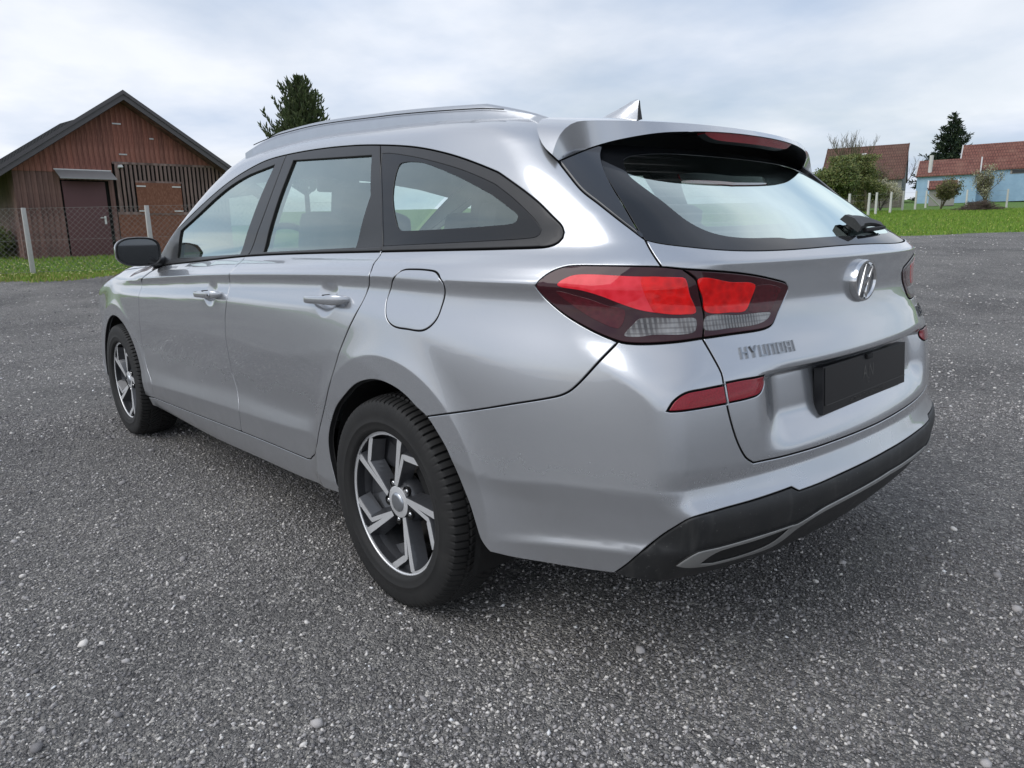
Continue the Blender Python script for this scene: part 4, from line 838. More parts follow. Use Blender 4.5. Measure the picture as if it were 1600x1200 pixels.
M_rglass = make_glass('rear_window_glass', (.80, .93, .88), 4.0, True)
M_wsglass = make_glass('windscreen_glass', (.74, .84, .79), 1.2)
M_mirror = simple('mirror_glass', (.10, .11, .12), .02, 1, .02, 3)

# ------------------------------------------------------------------ curve tools in the (s,z) plane
def cr(pts, step=.010, closed=False):
    p = np.array(pts, float); n = len(p); out = []
    rng = range(n) if closed else range(n-1)
    for i in rng:
        p1, p2 = p[i], p[(i+1) % n]
        p0 = p[i-1] if (closed or i > 0) else 2*p1-p2
        p3 = p[(i+2) % n] if (closed or i < n-2) else 2*p2-p1
        k = max(1, int(np.linalg.norm(p2-p1)/step+.5)); t = np.arange(k)/k
        d1 = max(np.linalg.norm(p2-p1), 1e-6)
        m1 = (p2-p0)/max(np.linalg.norm(p2-p1)+np.linalg.norm(p1-p0), 1e-6)*d1
        m2 = (p3-p1)/max(np.linalg.norm(p3-p2)+np.linalg.norm(p2-p1), 1e-6)*d1
        t = t[:, None]
        out.append((2*t**3-3*t**2+1)*p1+(t**3-2*t**2+t)*m1+(-2*t**3+3*t**2)*p2+(t**3-t**2)*m2)
    if not closed: out.append(p[-1:])
    return np.concatenate(out)
def ln(a, b, step=.012):
    a, b = np.array(a, float), np.array(b, float); k = max(1, int(np.linalg.norm(b-a)/step+.5))
    return a+(b-a)*(np.arange(k+1)/k)[:, None]
def cat(*cs):
    out = [np.asarray(cs[0], float)]
    for c in cs[1:]:
        c = np.asarray(c, float)
        out.append(c[1:] if np.linalg.norm(c[0]-out[-1][-1]) < .004 else c)
    p = np.concatenate(out)
    if np.linalg.norm(p[0]-p[-1]) < .004: p = p[:-1]
    return p
def mir(p): q = np.array(p, float)[::-1].copy(); q[:, 0] = 2*SM-q[:, 0]; return q
def area(p): x, y = p[:, 0], p[:, 1]; return .5*np.sum(x*np.roll(y, -1)-np.roll(x, -1)*y)
def inset(p, g):
    if area(p) < 0: p = p[::-1]
    e = np.roll(p, -1, 0)-p; e /= np.maximum(np.linalg.norm(e, axis=1), 1e-9)[:, None]
    n = np.stack([-e[:, 1], e[:, 0]], 1); a = n+np.roll(n, 1, 0)
    a /= np.maximum((a*n).sum(1), .5)[:, None]
    return p+a*g
def inside(q, p):
    r = np.zeros(len(q), bool); x1, y1 = p[:, 0], p[:, 1]; x2, y2 = np.roll(x1, -1), np.roll(y1, -1)
    for k in range(0, len(q), 4000):
        X, Y = q[k:k+4000, :1], q[k:k+4000, 1:]
        c = ((y1 > Y) != (y2 > Y)) & (X < (x2-x1)*(Y-y1)/np.where(y2 == y1, 1e-12, y2-y1)+x1)
        r[k:k+4000] = (c.sum(1) % 2) == 1
    return r
def mind(q, p):
    r = np.zeros(len(q))
    for k in range(0, len(q), 2000): r[k:k+2000] = np.sqrt(((q[k:k+2000, None]-p[None])**2).sum(2).min(1))
    return r
def panel(name, outer, mats, parent=None, holes=(), h=.02, gap=.0021, hgap=None, off=0.0, depth=.014, liner=0, mp=None, fn=None, flare=.006, bevel=.0016, fine=None, rings=(), lines=()):
    """A body panel: a sheet on the body surface cut to an outline, its rim folded inwards, a lining behind."""
    mp = mp or S; fn = fn or F
    loops = [inset(outer, gap+bevel)]
    for q in holes:
        q = q if area(q) > 0 else q[::-1]
        loops.append(inset(q, -((gap if hgap is None else hgap)+bevel))[::-1])
    B = np.concatenate(loops); x0, y0 = loops[0].min(0); x1, y1 = loops[0].max(0)
    gx, gy = np.meshgrid(np.arange(x0, x1, h), np.arange(y0, y1, h*.866))
    gx = gx+(np.arange(gx.shape[0]) % 2)[:, None]*h*.5
    q = np.stack([gx.ravel(), gy.ravel()], 1)
    if fine is not None:
        c, rad, hf = fine; a, b = np.meshgrid(np.arange(c[0]-rad, c[0]+rad, hf), np.arange(c[1]-rad, c[1]+rad, hf)); qq = np.stack([a.ravel(), b.ravel()], 1)
        q = np.concatenate([q[np.abs(q-np.array(c)).max(1) > rad+h*.4], qq])
    for lp in lines:             # rows of points along a crease
        q = q[mind(q, lp) > h*.55]; q = np.concatenate([q, lp])
    for c, radii in rings:       # dense points across a wheel arch lip
        q = q[~((np.hypot(q[:, 0]-c[0], q[:, 1]-c[1]) > min(radii)-.008) & (np.hypot(q[:, 0]-c[0], q[:, 1]-c[1]) < max(radii)+.008))]
        an = np.linspace(0, 2*math.pi, 230)
        q = np.concatenate([q]+[np.stack([c[0]+r_*np.cos(an), c[1]+r_*np.sin(an)], 1) for r_ in radii])
    q = q[inside(q, loops[0])]
    for l in loops[1:]: q = q[~inside(q, l)]
    q = q[mind(q, B) > h*.30]
    V = np.concatenate([B, q]); E = []; k = 0
    for l in loops: n = len(l); E += [(k+i, k+(i+1) % n) for i in range(n)]; k += n
    ov, oe, of, orig, _, _ = geometry.delaunay_2d_cdt([Vector(p) for p in V], E, [], 0, 1e-6)
    P2 = np.array([(p.x, p.y) for p in ov]); tri = np.array([t for t in of if len(t) == 3])
    ce = P2[tri].mean(1); ok = inside(ce, loops[0])
    for l in loops[1:]: ok &= ~inside(ce, l)
    tri = tri[ok]; inv = {}
    for i, o in enumerate(orig):
        for j in o: inv[j] = i
    P = mp(P2[:, 0], P2[:, 1], F=fn); N = grad(P, F=fn)
    oo = off(P2) if callable(off) else off
    if callable(off):
        e = 5e-4; du = (off(P2+[e, 0])-off(P2-[e, 0]))/(2*e); dv = (off(P2+[0, e])-off(P2-[0, e]))/(2*e)
        tu = mp(P2[:, 0]+.004, P2[:, 1], F=fn)-mp(P2[:, 0]-.004, P2[:, 1], F=fn); tv = mp(P2[:, 0], P2[:, 1]+.004, F=fn)-mp(P2[:, 0], P2[:, 1]-.004, F=fn)
        tu /= (tu**2).sum(1)[:, None]; tv /= (tv**2).sum(1)[:, None]
        P = P+N*np.asarray(oo)[:, None]; N2 = N-(du[:, None]*tu+dv[:, None]*tv)*.008; N2 /= np.linalg.norm(N2, axis=1)[:, None]; N0 = N; N = N2
    else:
        P = P+N*oo; N0 = N
    a, b, c = P[tri[:, 0]], P[tri[:, 1]], P[tri[:, 2]]
    fl = (np.cross(b-a, c-a)*N[tri[:, 0]]).sum(1) < 0; tri[fl] = tri[fl][:, ::-1]
    VV = [P]; NN = [N]; FF = [tuple(t) for t in tri]; MI = [0]*len(tri); nb = len(P); k = 0
    for l in loops:
        n = len(l); ids = np.array([inv[k+i] for i in range(n)]); k += n
        l1 = inset(l if area(l) > 0 else l[::-1], -bevel if area(l) > 0 else bevel)
        if area(l) < 0: l1 = l1[::-1]
        Pb, Nb = P[ids], N0[ids]; P1_ = mp(l1[:, 0], l1[:, 1], F=fn)+Nb*((oo[ids][:, None] if callable(off) else oo)-bevel)
        tan = P1_-Pb; tan -= Nb*(tan*Nb).sum(1)[:, None]; tan /= np.maximum(np.linalg.norm(tan, axis=1), 1e-9)[:, None]
        rings = [(Pb, Nb), (P1_, (Nb+tan*1.2)/np.linalg.norm(Nb+tan*1.2, axis=1)[:, None]), (P1_-Nb*depth, tan)]
        rings.insert(2, (P1_, tan))
        if flare: rings += [(P1_-Nb*depth, Nb), (P1_-Nb*(depth+.001)+tan*flare, Nb)]
        base = []
        for p_, n_ in rings: base.append(nb); VV.append(p_); NN.append(n_); nb += n
        pairs = [(0, 1), (2, 3)]+([(4, 5)] if flare else [])
        outer_ccw = area(l) > 0
        ex = np.cross(P[ids[1]]-P[ids[0]], P1_[0]-Pb[0]); sgn = (ex*N0[ids[0]]).sum() > 0
        for (i0, i1) in pairs:
            for i in range(n):
                j = (i+1) % n; qd = (base[i0]+i, base[i0]+j, base[i1]+j, base[i1]+i)
                FF.append(qd if sgn else qd[::-1]); MI.append(0 if i0 == 0 else min(1, len(mats)-1))  # gap walls get the dark material: shade between panels put into the colour
    if liner:
        VV.append(P-N0*liner); NN.append(-N0); FF += [tuple(int(i)+nb for i in t[::-1]) for t in tri]; MI += [len(mats)-1]*len(tri); nb += len(P)
    me = rawmesh(name, np.concatenate(VV), FF, mats, MI, np.concatenate(NN))
    return link(bpy.data.objects.new(name, me), parent)
def mirror_obj(o, parent=None, name=None):
    """The same part on the far flank."""
    me = o.data; n = len(me.vertices); co = np.zeros(n*3, np.float32); me.vertices.foreach_get('co', co); co = co.reshape(-1, 3)
    nv = np.zeros(len(me.loops)*3, np.float32); me.corner_normals.foreach_get('vector', nv); nv = nv.reshape(-1, 3)
    m = np.array(o.matrix_basis); co = co@m[:3, :3].T+m[:3, 3]; nv = nv@m[:3, :3].T
    co[:, 1] *= -1; nv[:, 1] *= -1
    f = []; ln_ = []; 
    for p in me.polygons:
        v = list(p.vertices)[::-1]; f.append(v); ln_ += [nv[i] for i in list(p.loop_indices)[::-1]]
    m2 = bpy.data.meshes.new(me.name); m2.from_pydata(co.tolist(), [], f)
    for mt in me.materials: m2.materials.append(mt)
    mi = np.zeros(len(f), np.int32); me.polygons.foreach_get('material_index', mi); m2.polygons.foreach_set('material_index', mi)
    sm = np.zeros(len(f), bool); me.polygons.foreach_get('use_smooth', sm); m2.polygons.foreach_set('use_smooth', sm); m2.update()
    if sm.any(): m2.normals_split_custom_set([tuple(x) for x in np.array(ln_)])
    return link(bpy.data.objects.new(name or o.name.split('.')[0], m2), parent)
def mirror_tree(o, parent):
    c = mirror_obj(o, parent)
    for ch in list(o.children): mirror_tree(ch, c)
    return c

# ------------------------------------------------------------------ car body
C = {k: np.array(v) for k, v in CURVES.items()}
CAR = empty('station_wagon')
tag(CAR, 'silver station wagon parked on dark gravel, seen from its rear left corner', 'car')
def yd(x): return np.interp(x, [.2, .45, .7, .97, 1.27, 1.64, 2.1, 2.6, 2.98], [.765, .735, .71, .682, .648, .618, .605, .588, .552])
def ztop(s):            # height of the roof ditch above station s
    s = np.atleast_1d(s); p = T(s, -yd(s)); return p[:, 1]*0+p[:, 2]
A = cr(C['arch_r']); DR = cr(C['door_rear']); DB = cr(C['door_bot'], .02); SB = cr(C['sill_bot'], .02)
BS = cr(C['bump_seam']); LT = cr(C['lamp_top']); LB = cr(C['lamp_bot']); LS = cr(C['lamp_split']); L2 = cr(C['lamp2_out'])
ST = cr(C['seam_top'], .008); SMD = cr(C['seam_mid']); SL = cr(C['seam_low']); SU = cr(C['seam_under'])
DLOB = cr(C['dlo_bot']); DLOT = cr(C['dlo_top']); BSEAM = cr(C['b_seam']); FSEAM = cr(C['f_seam'])
FUEL = cr(C['fuel'], .008, True)
def crease(i, s0, s1, dzs=(-.016, -.009, -.004, 0, .004, .009, .016), step=.014):
    ss = np.arange(s0, s1, step); zz = np.full(len(ss), .6)
    for _ in range(3): zz = _zs(S(ss, zz, 18)[:, 0])[:, i]
    return np.concatenate([np.stack([ss, zz+d], 1) for k, d in enumerate(dzs)])
def zline(z, s0, s1, dzs=(-.012, -.006, -.002, .002, .006, .012), step=.013):
    ss = np.arange(s0, s1, step); return np.concatenate([np.stack([ss, np.full(len(ss), z+d)], 1) for k, d in enumerate(dzs)])
CRN = np.array([(a+.003*(k % 2), b) for k, a in enumerate(np.arange(3.36, 3.56, .0062)) for b in np.arange(.40, .86, .010)])
RNG = [.385, .397, .407, .414, .420, .426, .433, .443]; RNF = [.375, .385, .394, .401, .407, .413, .420, .430]
i_c = np.argmin(np.abs(DLOB[:, 0]-C['c_dlo'][-1, 0])); i_b = np.argmin(np.abs(DLOB[:, 0]-C['b_dlo'][-1, 0]))
j_c = np.argmin(np.abs(DLOT-C['c_dlo'][0]).sum(1)); j_b = np.argmin(np.abs(DLOT-C['b_dlo'][0]).sum(1))
i_a = np.argmin(np.abs(DLOT-np.array([.4734, .962])).sum(1))
DLOB[i_c] = C['c_dlo'][-1]; DLOB[i_b] = C['b_dlo'][-1]
ib2 = int(np.argmin(np.abs(BS[:, 0]-BS[0, 0])))
arch_up = A[:np.argmin(np.abs(A-BS[0]).sum(1))+1]; arch_dn = A[np.argmin(np.abs(A-BS[0]).sum(1)):]
lb_i = np.argmin(np.abs(LB-BS[-1]).sum(1))
xr = np.linspace(2.93, .45, 110); DITCH = np.stack([xr, ztop(xr)], 1)
# body side: rocker, quarter panel, D-pillar, cant rail and A-pillar in one pressing
FS0 = np.array([DB[-1, 0], DB[-1, 1]])
side = cat(SB, arch_up, BS, LB[:lb_i+1][::-1], LT[:np.argmin(np.abs(LT-SL[-1]).sum(1))+1], SL[::-1], SMD[::-1], ST[::-1], DITCH,
           ln(DITCH[-1], (.47, 1.00)), ln((.47, 1.00), DLOT[i_a]), DLOT[:i_a+1][::-1], DLOB[i_c:][::-1], DR, cr([DR[-1], (DR[-1]+DB[0])/2+[.004, -.003], DB[0]], .006), DB, ln(FS0, (.37, .268)), ln((.37, .268), (.385, .222)), ln((.385, .222), SB[0]))
body_side = panel('body_side', side, [M_paint, M_dark, M_inner], CAR, [FUEL], h=.017, liner=.02, lines=[crease(14, 2.3, 3.2)], rings=[((WR, ZW), RNG)])
fuel = panel('fuel_flap', FUEL, [M_paint, M_dark], CAR, h=.015, off=.0006)
i_sill = np.argmin(np.abs(DB[:, 0]-BSEAM[-1, 0])); DBm = DB.copy(); DBm[i_sill] = BSEAM[-1]
i_f = np.argmin(np.abs(DLOB[:, 0]-.60))
ftop = np.array([[.545, .925]])
def cup(c, r):
    def f(q):
        d = ((q[:, 0]-c[0])/r[0])**2+((q[:, 1]-c[1])/r[1])**2
        return -.012*np.clip(1-d, 0, 1)**1.6
    return f
HR, HF = np.array([2.345, .880]), np.array([1.415, .852])
front_door = panel('front_door', cat(FSEAM[::-1], cr([FSEAM[0], (.545, .905), DLOB[0]]), DLOB[:i_b+1], BSEAM[::1][np.argmin(np.abs(BSEAM-DLOB[i_b]).sum(1)):], DBm[i_sill:]),
                   [M_paint, M_dark, M_inner], CAR, h=.02, liner=.02, off=cup(HF, (.066, .052)), fine=(HF, .070, .006), lines=[crease(14, .5, 1.75), crease(4, .5, 1.75)])
rear_door = panel('rear_door', cat(DLOB[i_b:i_c+1], DR, cr([DR[-1], (DR[-1]+DB[0])/2+[.004, -.003], DB[0]], .006), DBm[:i_sill+1], BSEAM[::-1]),
                  [M_paint, M_dark, M_inner], CAR, h=.02, liner=.02, off=cup(HR+[-.012, 0], (.068, .055)), fine=(HR+[-.012, 0], .070, .006), lines=[crease(14, 1.5, 2.62), crease(4, 1.5, 2.2)])
def handle(c, lock, parent):
    b = MB(); L = .118; prof = []
    for t in np.linspace(-1, 1, 25):
        e = (1-abs(t)**5); w_ = .0125+.0045*sstep(.1, .8, np.array(t)); x = c[0]+t*L
        zc = c[1]+.004*t
        prof.append((x, zc, w_*(.30+.70*e**.5), .030+.010*(1-t*t)**.5 - .024*abs(t)**6))
    V = []
    for (x, z, w_, o) in prof:
        p0 = S(np.array([x]), np.array([z]))[0]
        for a in np.linspace(0, 2*math.pi, 14, endpoint=False):
            ca, sa = math.cos(a), math.sin(a)
            V.append((p0[0], p0[1]-o+.006+(.0105*np.sign(ca)*abs(ca)**.6), z+w_*np.sign(sa)*abs(sa)**.55))
    n = 14; Fq = [(i*n+k, i*n+(k+1) % n, (i+1)*n+(k+1) % n, (i+1)*n+k) for i in range(len(prof)-1) for k in range(n)]
    Fq += [tuple(range(n)), tuple(range((len(prof)-1)*n, len(prof)*n))[::-1]]
    b.add(V, Fq)
    o = b.build('door_handle', [M_paint], parent, smooth=True, angle=60)
    p0 = S(np.array([c[0]+.045]), np.array([c[1]]))[0]
    if lock:
        lk = MB(); lk.lathe([(0, 0), (.0075, 0), (.0085, .002), (.0085, .004)], 16, (p0[0]+.035, p0[1]-.0415, c[1]+.001), 0); lk.lathe([(0, -.0012), (.004, -.0012), (.004, .001)], 12, (p0[0]+.035, p0[1]-.0415, c[1]+.001), 1)
        lk.lathe([(0, 0), (.006, 0), (.006, .004)], 12, (p0[0]+.002, p0[1]-.0425, c[1]), 1)
        lk.build('lock_cylinder', [M_chrome, M_dark], o, smooth=True)
    s_ = MB(); s_.box((p0[0]-.012 if not lock else p0[0]-.03, p0[1]-.0265, c[1]+.002), (.0018, .025, .030)); s_.build('handle_joint', [M_dark], o)
    return o
handle(HF, True, front_door); handle(HR, False, rear_door)
# windows and their black surrounds
GF = cr(C['g_front'], .012); GR = cat(ln(C['g_rear'][0], C['g_rear'][2]), ln(C['g_rear'][2], C['g_rear'][4]), ln(C['g_rear'][4], C['g_rear'][6]), ln(C['g_rear'][6], C['g_rear'][8]), ln(C['g_rear'][8], C['g_rear'][0]))
gf = C['g_front']; GF = cat(cr(gf[:7]), ln(gf[6], gf[8]), ln(gf[8], gf[10]), ln(gf[10], gf[0]))
GQ = cat(cr(C['g_quarter'][:-1]), ln(C['g_quarter'][-2], C['g_quarter'][-1]), ln(C['g_quarter'][-1], C['g_quarter'][0])); GQC = cr(C['g_qclear'], .008, True)
BD = cr(C['b_dlo'], .012); CD = cr(C['c_dlo'], .012); BM = cr(C['bm_top'], .012)
bm_b = np.argmin(np.abs(BM[:, 0]-BD[-1, 0])); bm_c = np.argmin(np.abs(BM[:, 0]-CD[-1, 0]))
DT1 = DLOT[j_b:]; DT2 = DLOT[j_c:j_b+1]; DT3 = DLOT[:j_c+1]
panel('window_frame', cat(DLOB[:i_b+1], BD[::-1], DT1), [M_black, M_dark, M_inner], front_door, [GF], h=.03, hgap=-.001, liner=.03, depth=.018, flare=0)
panel('window_frame', cat(DLOB[i_b:i_c+1], CD[::-1], DT2, BD), [M_black, M_dark, M_inner], rear_door, [GR], h=.03, hgap=-.001, liner=.03, depth=.018, flare=0)
panel('quarter_window_frame', cat(DLOB[i_c:], DT3, CD), [M_black, M_dark, M_inner], CAR, [GQ], h=.03, hgap=0, liner=.03, depth=.018, flare=0)
panel('window_glass', GF, [M_glass], front_door, h=.04, gap=-.008, off=-.008, depth=.001, flare=0)
panel('window_glass', GR, [M_glass], rear_door, h=.04, gap=-.008, off=-.008, depth=.001, flare=0)
panel('quarter_window', GQC, [M_glass], CAR, h=.04, gap=-.004, off=-.0035, depth=.001, flare=0)
panel('quarter_window_border', GQ, [M_frit], CAR, [GQC], h=.03, gap=.0005, hgap=0, off=-.0008, depth=.005, flare=0, bevel=.0008)
panel('belt_moulding', cat(DLOB[:i_b+1]+[0, .0006], BM[:bm_b+1][::-1]), [M_mould, M_dark], front_door, h=.03, off=.004, depth=.01, flare=0, bevel=.002, gap=.001)
panel('belt_moulding', cat(DLOB[i_b:i_c+1]+[0, .0006], BM[bm_b:bm_c+1][::-1]), [M_mould, M_dark], rear_door, h=.03, off=.004, depth=.01, flare=0, bevel=.002, gap=.001)
iq = np.argmin(np.abs(DLOB[:, 0]-3.19))
panel('quarter_moulding', cat(DLOB[i_c:iq]+[0, .0006], BM[bm_c:][::-1]), [M_mould, M_dark], CAR, h=.03, off=.004, depth=.01, flare=0, bevel=.002, gap=.001)
# lamps on the body
def lamp(name, outline, regs, parent):
    o = panel(name, outline, [M_lens, M_dark], parent, h=.02, off=.003, depth=.02)
    for nm, key, m_, lift in regs: panel(nm, cr(C[key], .006, True), [m_, m_], o, h=.015, off=.003+lift, gap=0, depth=.003, flare=0, bevel=.0006)
    return o
lamp('tail_lamp', cat(LB, LS[::-1], LT[::-1]), [('position_light', 'l_red', M_lred, .0007), ('brake_reflector', 'l_bulb', M_lbulb, .0013), ('side_reflector', 'l_dark', M_ldark, .0007), ('indicator_light', 'l_clear', M_lclear, .0007)], CAR)
panel('rear_reflector', cat(cr(C['refl1'][:5], .006), cr(C['refl1'][4:7], .006), cr(C['refl1'][6:], .006), C['refl1'][:1]), [M_refl, M_dark], CAR, h=.015, off=.0015, depth=.01, flare=0)
# mirror the flank
flank = [o for o in list(CAR.children)]
for o in flank: mirror_tree(o, CAR)
# front wings, nose, bonnet, windscreen
fa = np.linspace(R(-9), R(195), 60); FA = np.stack([.0+.338*np.cos(fa), ZW+.343*np.sin(fa)], 1)
FA = cat(ln((.30, .20), FA[0]), FA, ln(FA[-1], (-.30, .20))) if False else FA
wing_top = np.array([(.545, .925), (.40, .938), (.15, .925), (-.15, .895), (-.45, .845), (-.62, .80)])
wing = cat(FSEAM, ln(FSEAM[-1], FA[0]), FA, ln(FA[-1], (-.30, .24)), ln((-.30, .24), (-.44, .45)), ln((-.44, .45), (-.62, .66)), ln((-.62, .66), (-.62, .80)), cr(wing_top, .015)[::-1])
front_wing = panel('front_wing', wing, [M_paint, M_dark], CAR, h=.022, liner=.012, rings=[((0, ZW), RNF)])
SF0 = FX-RF*math.pi/2-CY
nose = panel('front_bumper', cat(ln((-.30, .24), (-.44, .45)), ln((-.44, .45), (-.62, .66)), ln((-.62, .66), (-.70, .68)), ln((-.70, .68), (SF0, .68)), ln((SF0, .68), (SF0, .2)), ln((SF0, .2), (-.30, .2))), [M_paint, M_dark], CAR, h=.03, gap=.001)
for o in (front_wing, nose): mirror_obj(o, CAR)
wp = S(cr(wing_top, .03)[:, 0], cr(wing_top, .03)[:, 1]); bx = wp[wp[:, 0].argsort()]
hood = cat(np.stack([bx[:, 0], bx[:, 1]+.001], 1)[bx[:, 0] < .36], [(.36, -.70), (.22, -.55), (.10, -.30), (.06, 0)]); hood = cat(hood, np.array([(x, -y) for x, y in hood[::-1]]))
panel('bonnet', hood, [M_paint, M_dark], CAR, h=.035, mp=T, liner=.012)
def wsy(x): return yd(x)-.02
xw = np.linspace(.34, .99, 30); ws = cat([(.085, 0), (.125, -.30), (.245, -.55)], np.stack([xw, -wsy(xw)], 1), [(.94, -.5), (.90, -.25), (.885, 0)]); ws = cat(ws, np.array([(x, -y) for x, y in ws[::-1]]))
panel('windscreen', ws, [M_wsglass], CAR, h=.05, mp=T, gap=-.004, off=-.004, depth=.001, flare=0)
panel('cowl', cat([(.06, 0), (.10, -.30), (.22, -.55), (.36, -.70)], [(.40, -.70), (.245, -.56), (.125, -.31), (.085, 0)], [(.125, .31), (.245, .56), (.40, .70), (.36, .70), (.22, .55), (.10, .30)]), [M_plastic], CAR, h=.03, mp=T, gap=0, off=-.006, flare=0)
xq = np.linspace(.99, 2.93, 60); yq = np.linspace(.55, -.55, 30)
rf = cat(np.stack([xq, -yd(xq)+.006], 1), np.stack([2.87+.27*yq[::-1]**2, yq[::-1]], 1), np.stack([xq[::-1], yd(xq[::-1])-.006], 1), [(.94, .5), (.90, .25), (.885, 0), (.90, -.25), (.94, -.5)])
panel('roof_panel', rf, [M_paint, M_dark, M_inner], CAR, h=.035, mp=T, liner=.03, gap=.0015)

# ------------------------------------------------------------------ tail: bumper, tailgate, glass, spoiler
tgb = cr(cat(C['tg_bot'], [(SM, .5565)]), .012); gb = cr(cat(C['glass_bot'], [(SM, 1.0205)]), .012)
bt = cat(cr(C['black_top'][:9]), ln(C['black_top'][8], C['black_top'][9]), cr(cat(C['black_top'][9:], [(SM, .4865)])))
bb = cr([C['black_top'][0]+[0, -.002], (3.43, .314), (3.52, .302), (3.65, .294), (3.85, .294), (SM, .296)], .015)
R1 = cat(cr(C['refl1'][:5], .006), cr(C['refl1'][4:7], .006), cr(C['refl1'][6:], .006)); R2 = cat(cr(C['refl2'][:3], .006), cr(C['refl2'][2:7], .006), ln(C['refl2'][6], C['refl2'][0], .006))
BBOT = cr(C['bump_bot'])
bump_half = cat(BS, LB[lb_i:], SU, tgb, ln(tgb[-1], bt[-1]), bt[::-1], BBOT[::-1], arch_dn[::-1])
def full(half_open): return cat(half_open, mir(half_open))
bump = full(cat(tgb[::-1], SU[::-1], LB[lb_i:][::-1], BS[::-1], arch_dn, BBOT, bt))
rear_bumper = panel('rear_bumper', bump, [M_paint, M_dark, M_dark], CAR, [R1, mir(R1)], h=.014, liner=.012, lines=[crease(9, 2.9, 3.40), crease(4, 2.98, 3.40)]+[l_ for l_ in (zline(.535, 3.42, 2*SM-3.42), zline(.480, 3.5, 2*SM-3.5))]+[CRN, mir(CRN)]+[mir(crease(9, 2.9, 3.40)), mir(crease(4, 2.98, 3.40))], rings=[((WR, ZW), RNG)])
valance = panel('bumper_valance', full(cat(bb[::-1], bt)) if False else full(cat(bt[::-1], bb)), [M_plastic, M_dark], CAR, h=.02, depth=.05, gap=.001, off=.001, bevel=.004)
tt = cr(cat(C['trim_top'][:7], [(3.86, .424), (SM, .436)]), .010); tb = cr(cat(C['trim_bot'][:6], [(3.86, .412), (SM, .424)]), .010)
vent = cat(cr(C['vent'][:5], .01), cr(C['vent'][4:], .01), ln(C['vent'][-1], C['vent'][0]))
panel('diffuser_trim', full(cat(tt[::-1], tb)), [M_diff, M_dark], valance, [vent, mir(vent)], h=.02, off=.008, depth=.012, gap=0, hgap=0, flare=0, bevel=.003)
panel('vent_insert', vent, [M_dark], valance, h=.02, off=.0025, gap=0, flare=0, depth=.002); panel('vent_insert', mir(vent), [M_dark], valance, h=.02, off=.0025, gap=0, flare=0, depth=.002)
lt_i = np.argmin(np.abs(LT-SL[-1]).sum(1))
tg = full(cat(gb[::-1], SL, LT[lt_i:], L2, SU, tgb))
tailgate = panel('tailgate', tg, [M_paint, M_dark, M_inner], CAR, [R2, mir(R2)], h=.013, liner=.03, lines=[zline(.995, 3.42, 2*SM-3.42), zline(.747, 3.66, 2*SM-3.66, (-.014, -.009, -.004, .001, .006, .011))])
for q in (R2, mir(R2)): panel('tailgate_reflector', q, [M_refl, M_dark], tailgate, h=.015, off=.0015, depth=.01, flare=0)
L2P = cat(L2, LS[::-1])
tlamps = lamp('tailgate_lamp', L2P, [('fog_light', 't_red', M_lbulb, .0010), ('side_reflector', 't_dark', M_ldark, .0007), ('reversing_light', 't_clear', M_lclear, .0007)], CAR)
mirror_tree(tlamps, CAR)
def rec(q):     # the glass sinks below the side blades towards the roof
    return -.004-.014*sstep(1.12, 1.30, q[:, 1])
GL = cr(cat(C['glass_left'], [(3.293, 1.25), (3.255, 1.292)]), .012)
rg = full(cat(ln((SM, 1.292), GL[-1]), GL[::-1], gb))
clr = cr(cat([(SM, 1.275), (3.75, 1.272), (3.50, 1.262), (3.415, 1.245), (3.42, 1.205)], C['glass_clear'][:6], [(3.90, 1.041), (SM, 1.043)]), .012)
panel('rear_window', full(clr), [M_rglass], tailgate, h=.04, off=rec, gap=-.006, depth=.001, flare=0)
panel('rear_window_border', rg, [M_frit], tailgate, [full(clr)], h=.03, off=lambda q: rec(q)+.0015, gap=.001, hgap=0, depth=.004, flare=0, bevel=.0008)
BT_ = cr(C['blade_top'], .008); BU = cr(C['blade_up'], .008)
blade = panel('side_blade', cat(SMD, cr(C['glass_left']), BT_, BU), [M_gloss, M_black], tailgate, h=.02, depth=.075, flare=0, off=.0005, bevel=.004)
mirror_obj(blade, tailgate)
# spoiler: from the roof seam back to the trailing edge
edge = np.array([(3.255, 0, 1.316), (3.250, -.10, 1.316), (3.241, -.20, 1.314), (3.226, -.30, 1.309), (3.200, -.40, 1.301), (3.160, -.49, 1.285), (3.125, -.55, 1.268), (3.100, -.60, 1.248)])
tip = S(BU[-1:, 0], BU[-1:, 1])[0]; edge = np.concatenate([edge, [tip]])
sp_ = S(ST[:, 0], ST[:, 1]); yy = np.linspace(0, -.548, 24); rs = T(2.87+.27*yy**2, yy)
seamc = np.concatenate([rs, sp_[1:]])
def resam(P, n):
    d = np.r_[0, np.cumsum(np.linalg.norm(np.diff(P, axis=0), axis=1))]; d /= d[-1]; t = np.linspace(0, 1, n); return np.stack([np.interp(t, d, P[:, i]) for i in range(3)], 1)
def spl(P, n):
    q = cr3(P); return resam(q, n)
def cr3(P):
    out = []
    P = np.asarray(P); Q = np.concatenate([2*P[:1]-P[1:2], P, 2*P[-1:]-P[-2:-1]])
    for i in range(len(P)-1):
        t = np.arange(8)[:, None]/8; a, b, c, d = Q[i:i+4]
        out.append(.5*(2*b+(c-a)*t+(2*a-5*b+4*c-d)*t*t+(3*b-a-3*c+d)*t**3))
    out.append(P[-1:]); return np.concatenate(out)
NU, NV = 60, 14
Ac = resam(seamc, NU); Bc = resam(cr3(edge), NU)
ta = np.linspace(0, 1, NU)
gridp = np.zeros((NU, NV+3, 3)); gridn = np.zeros_like(gridp)
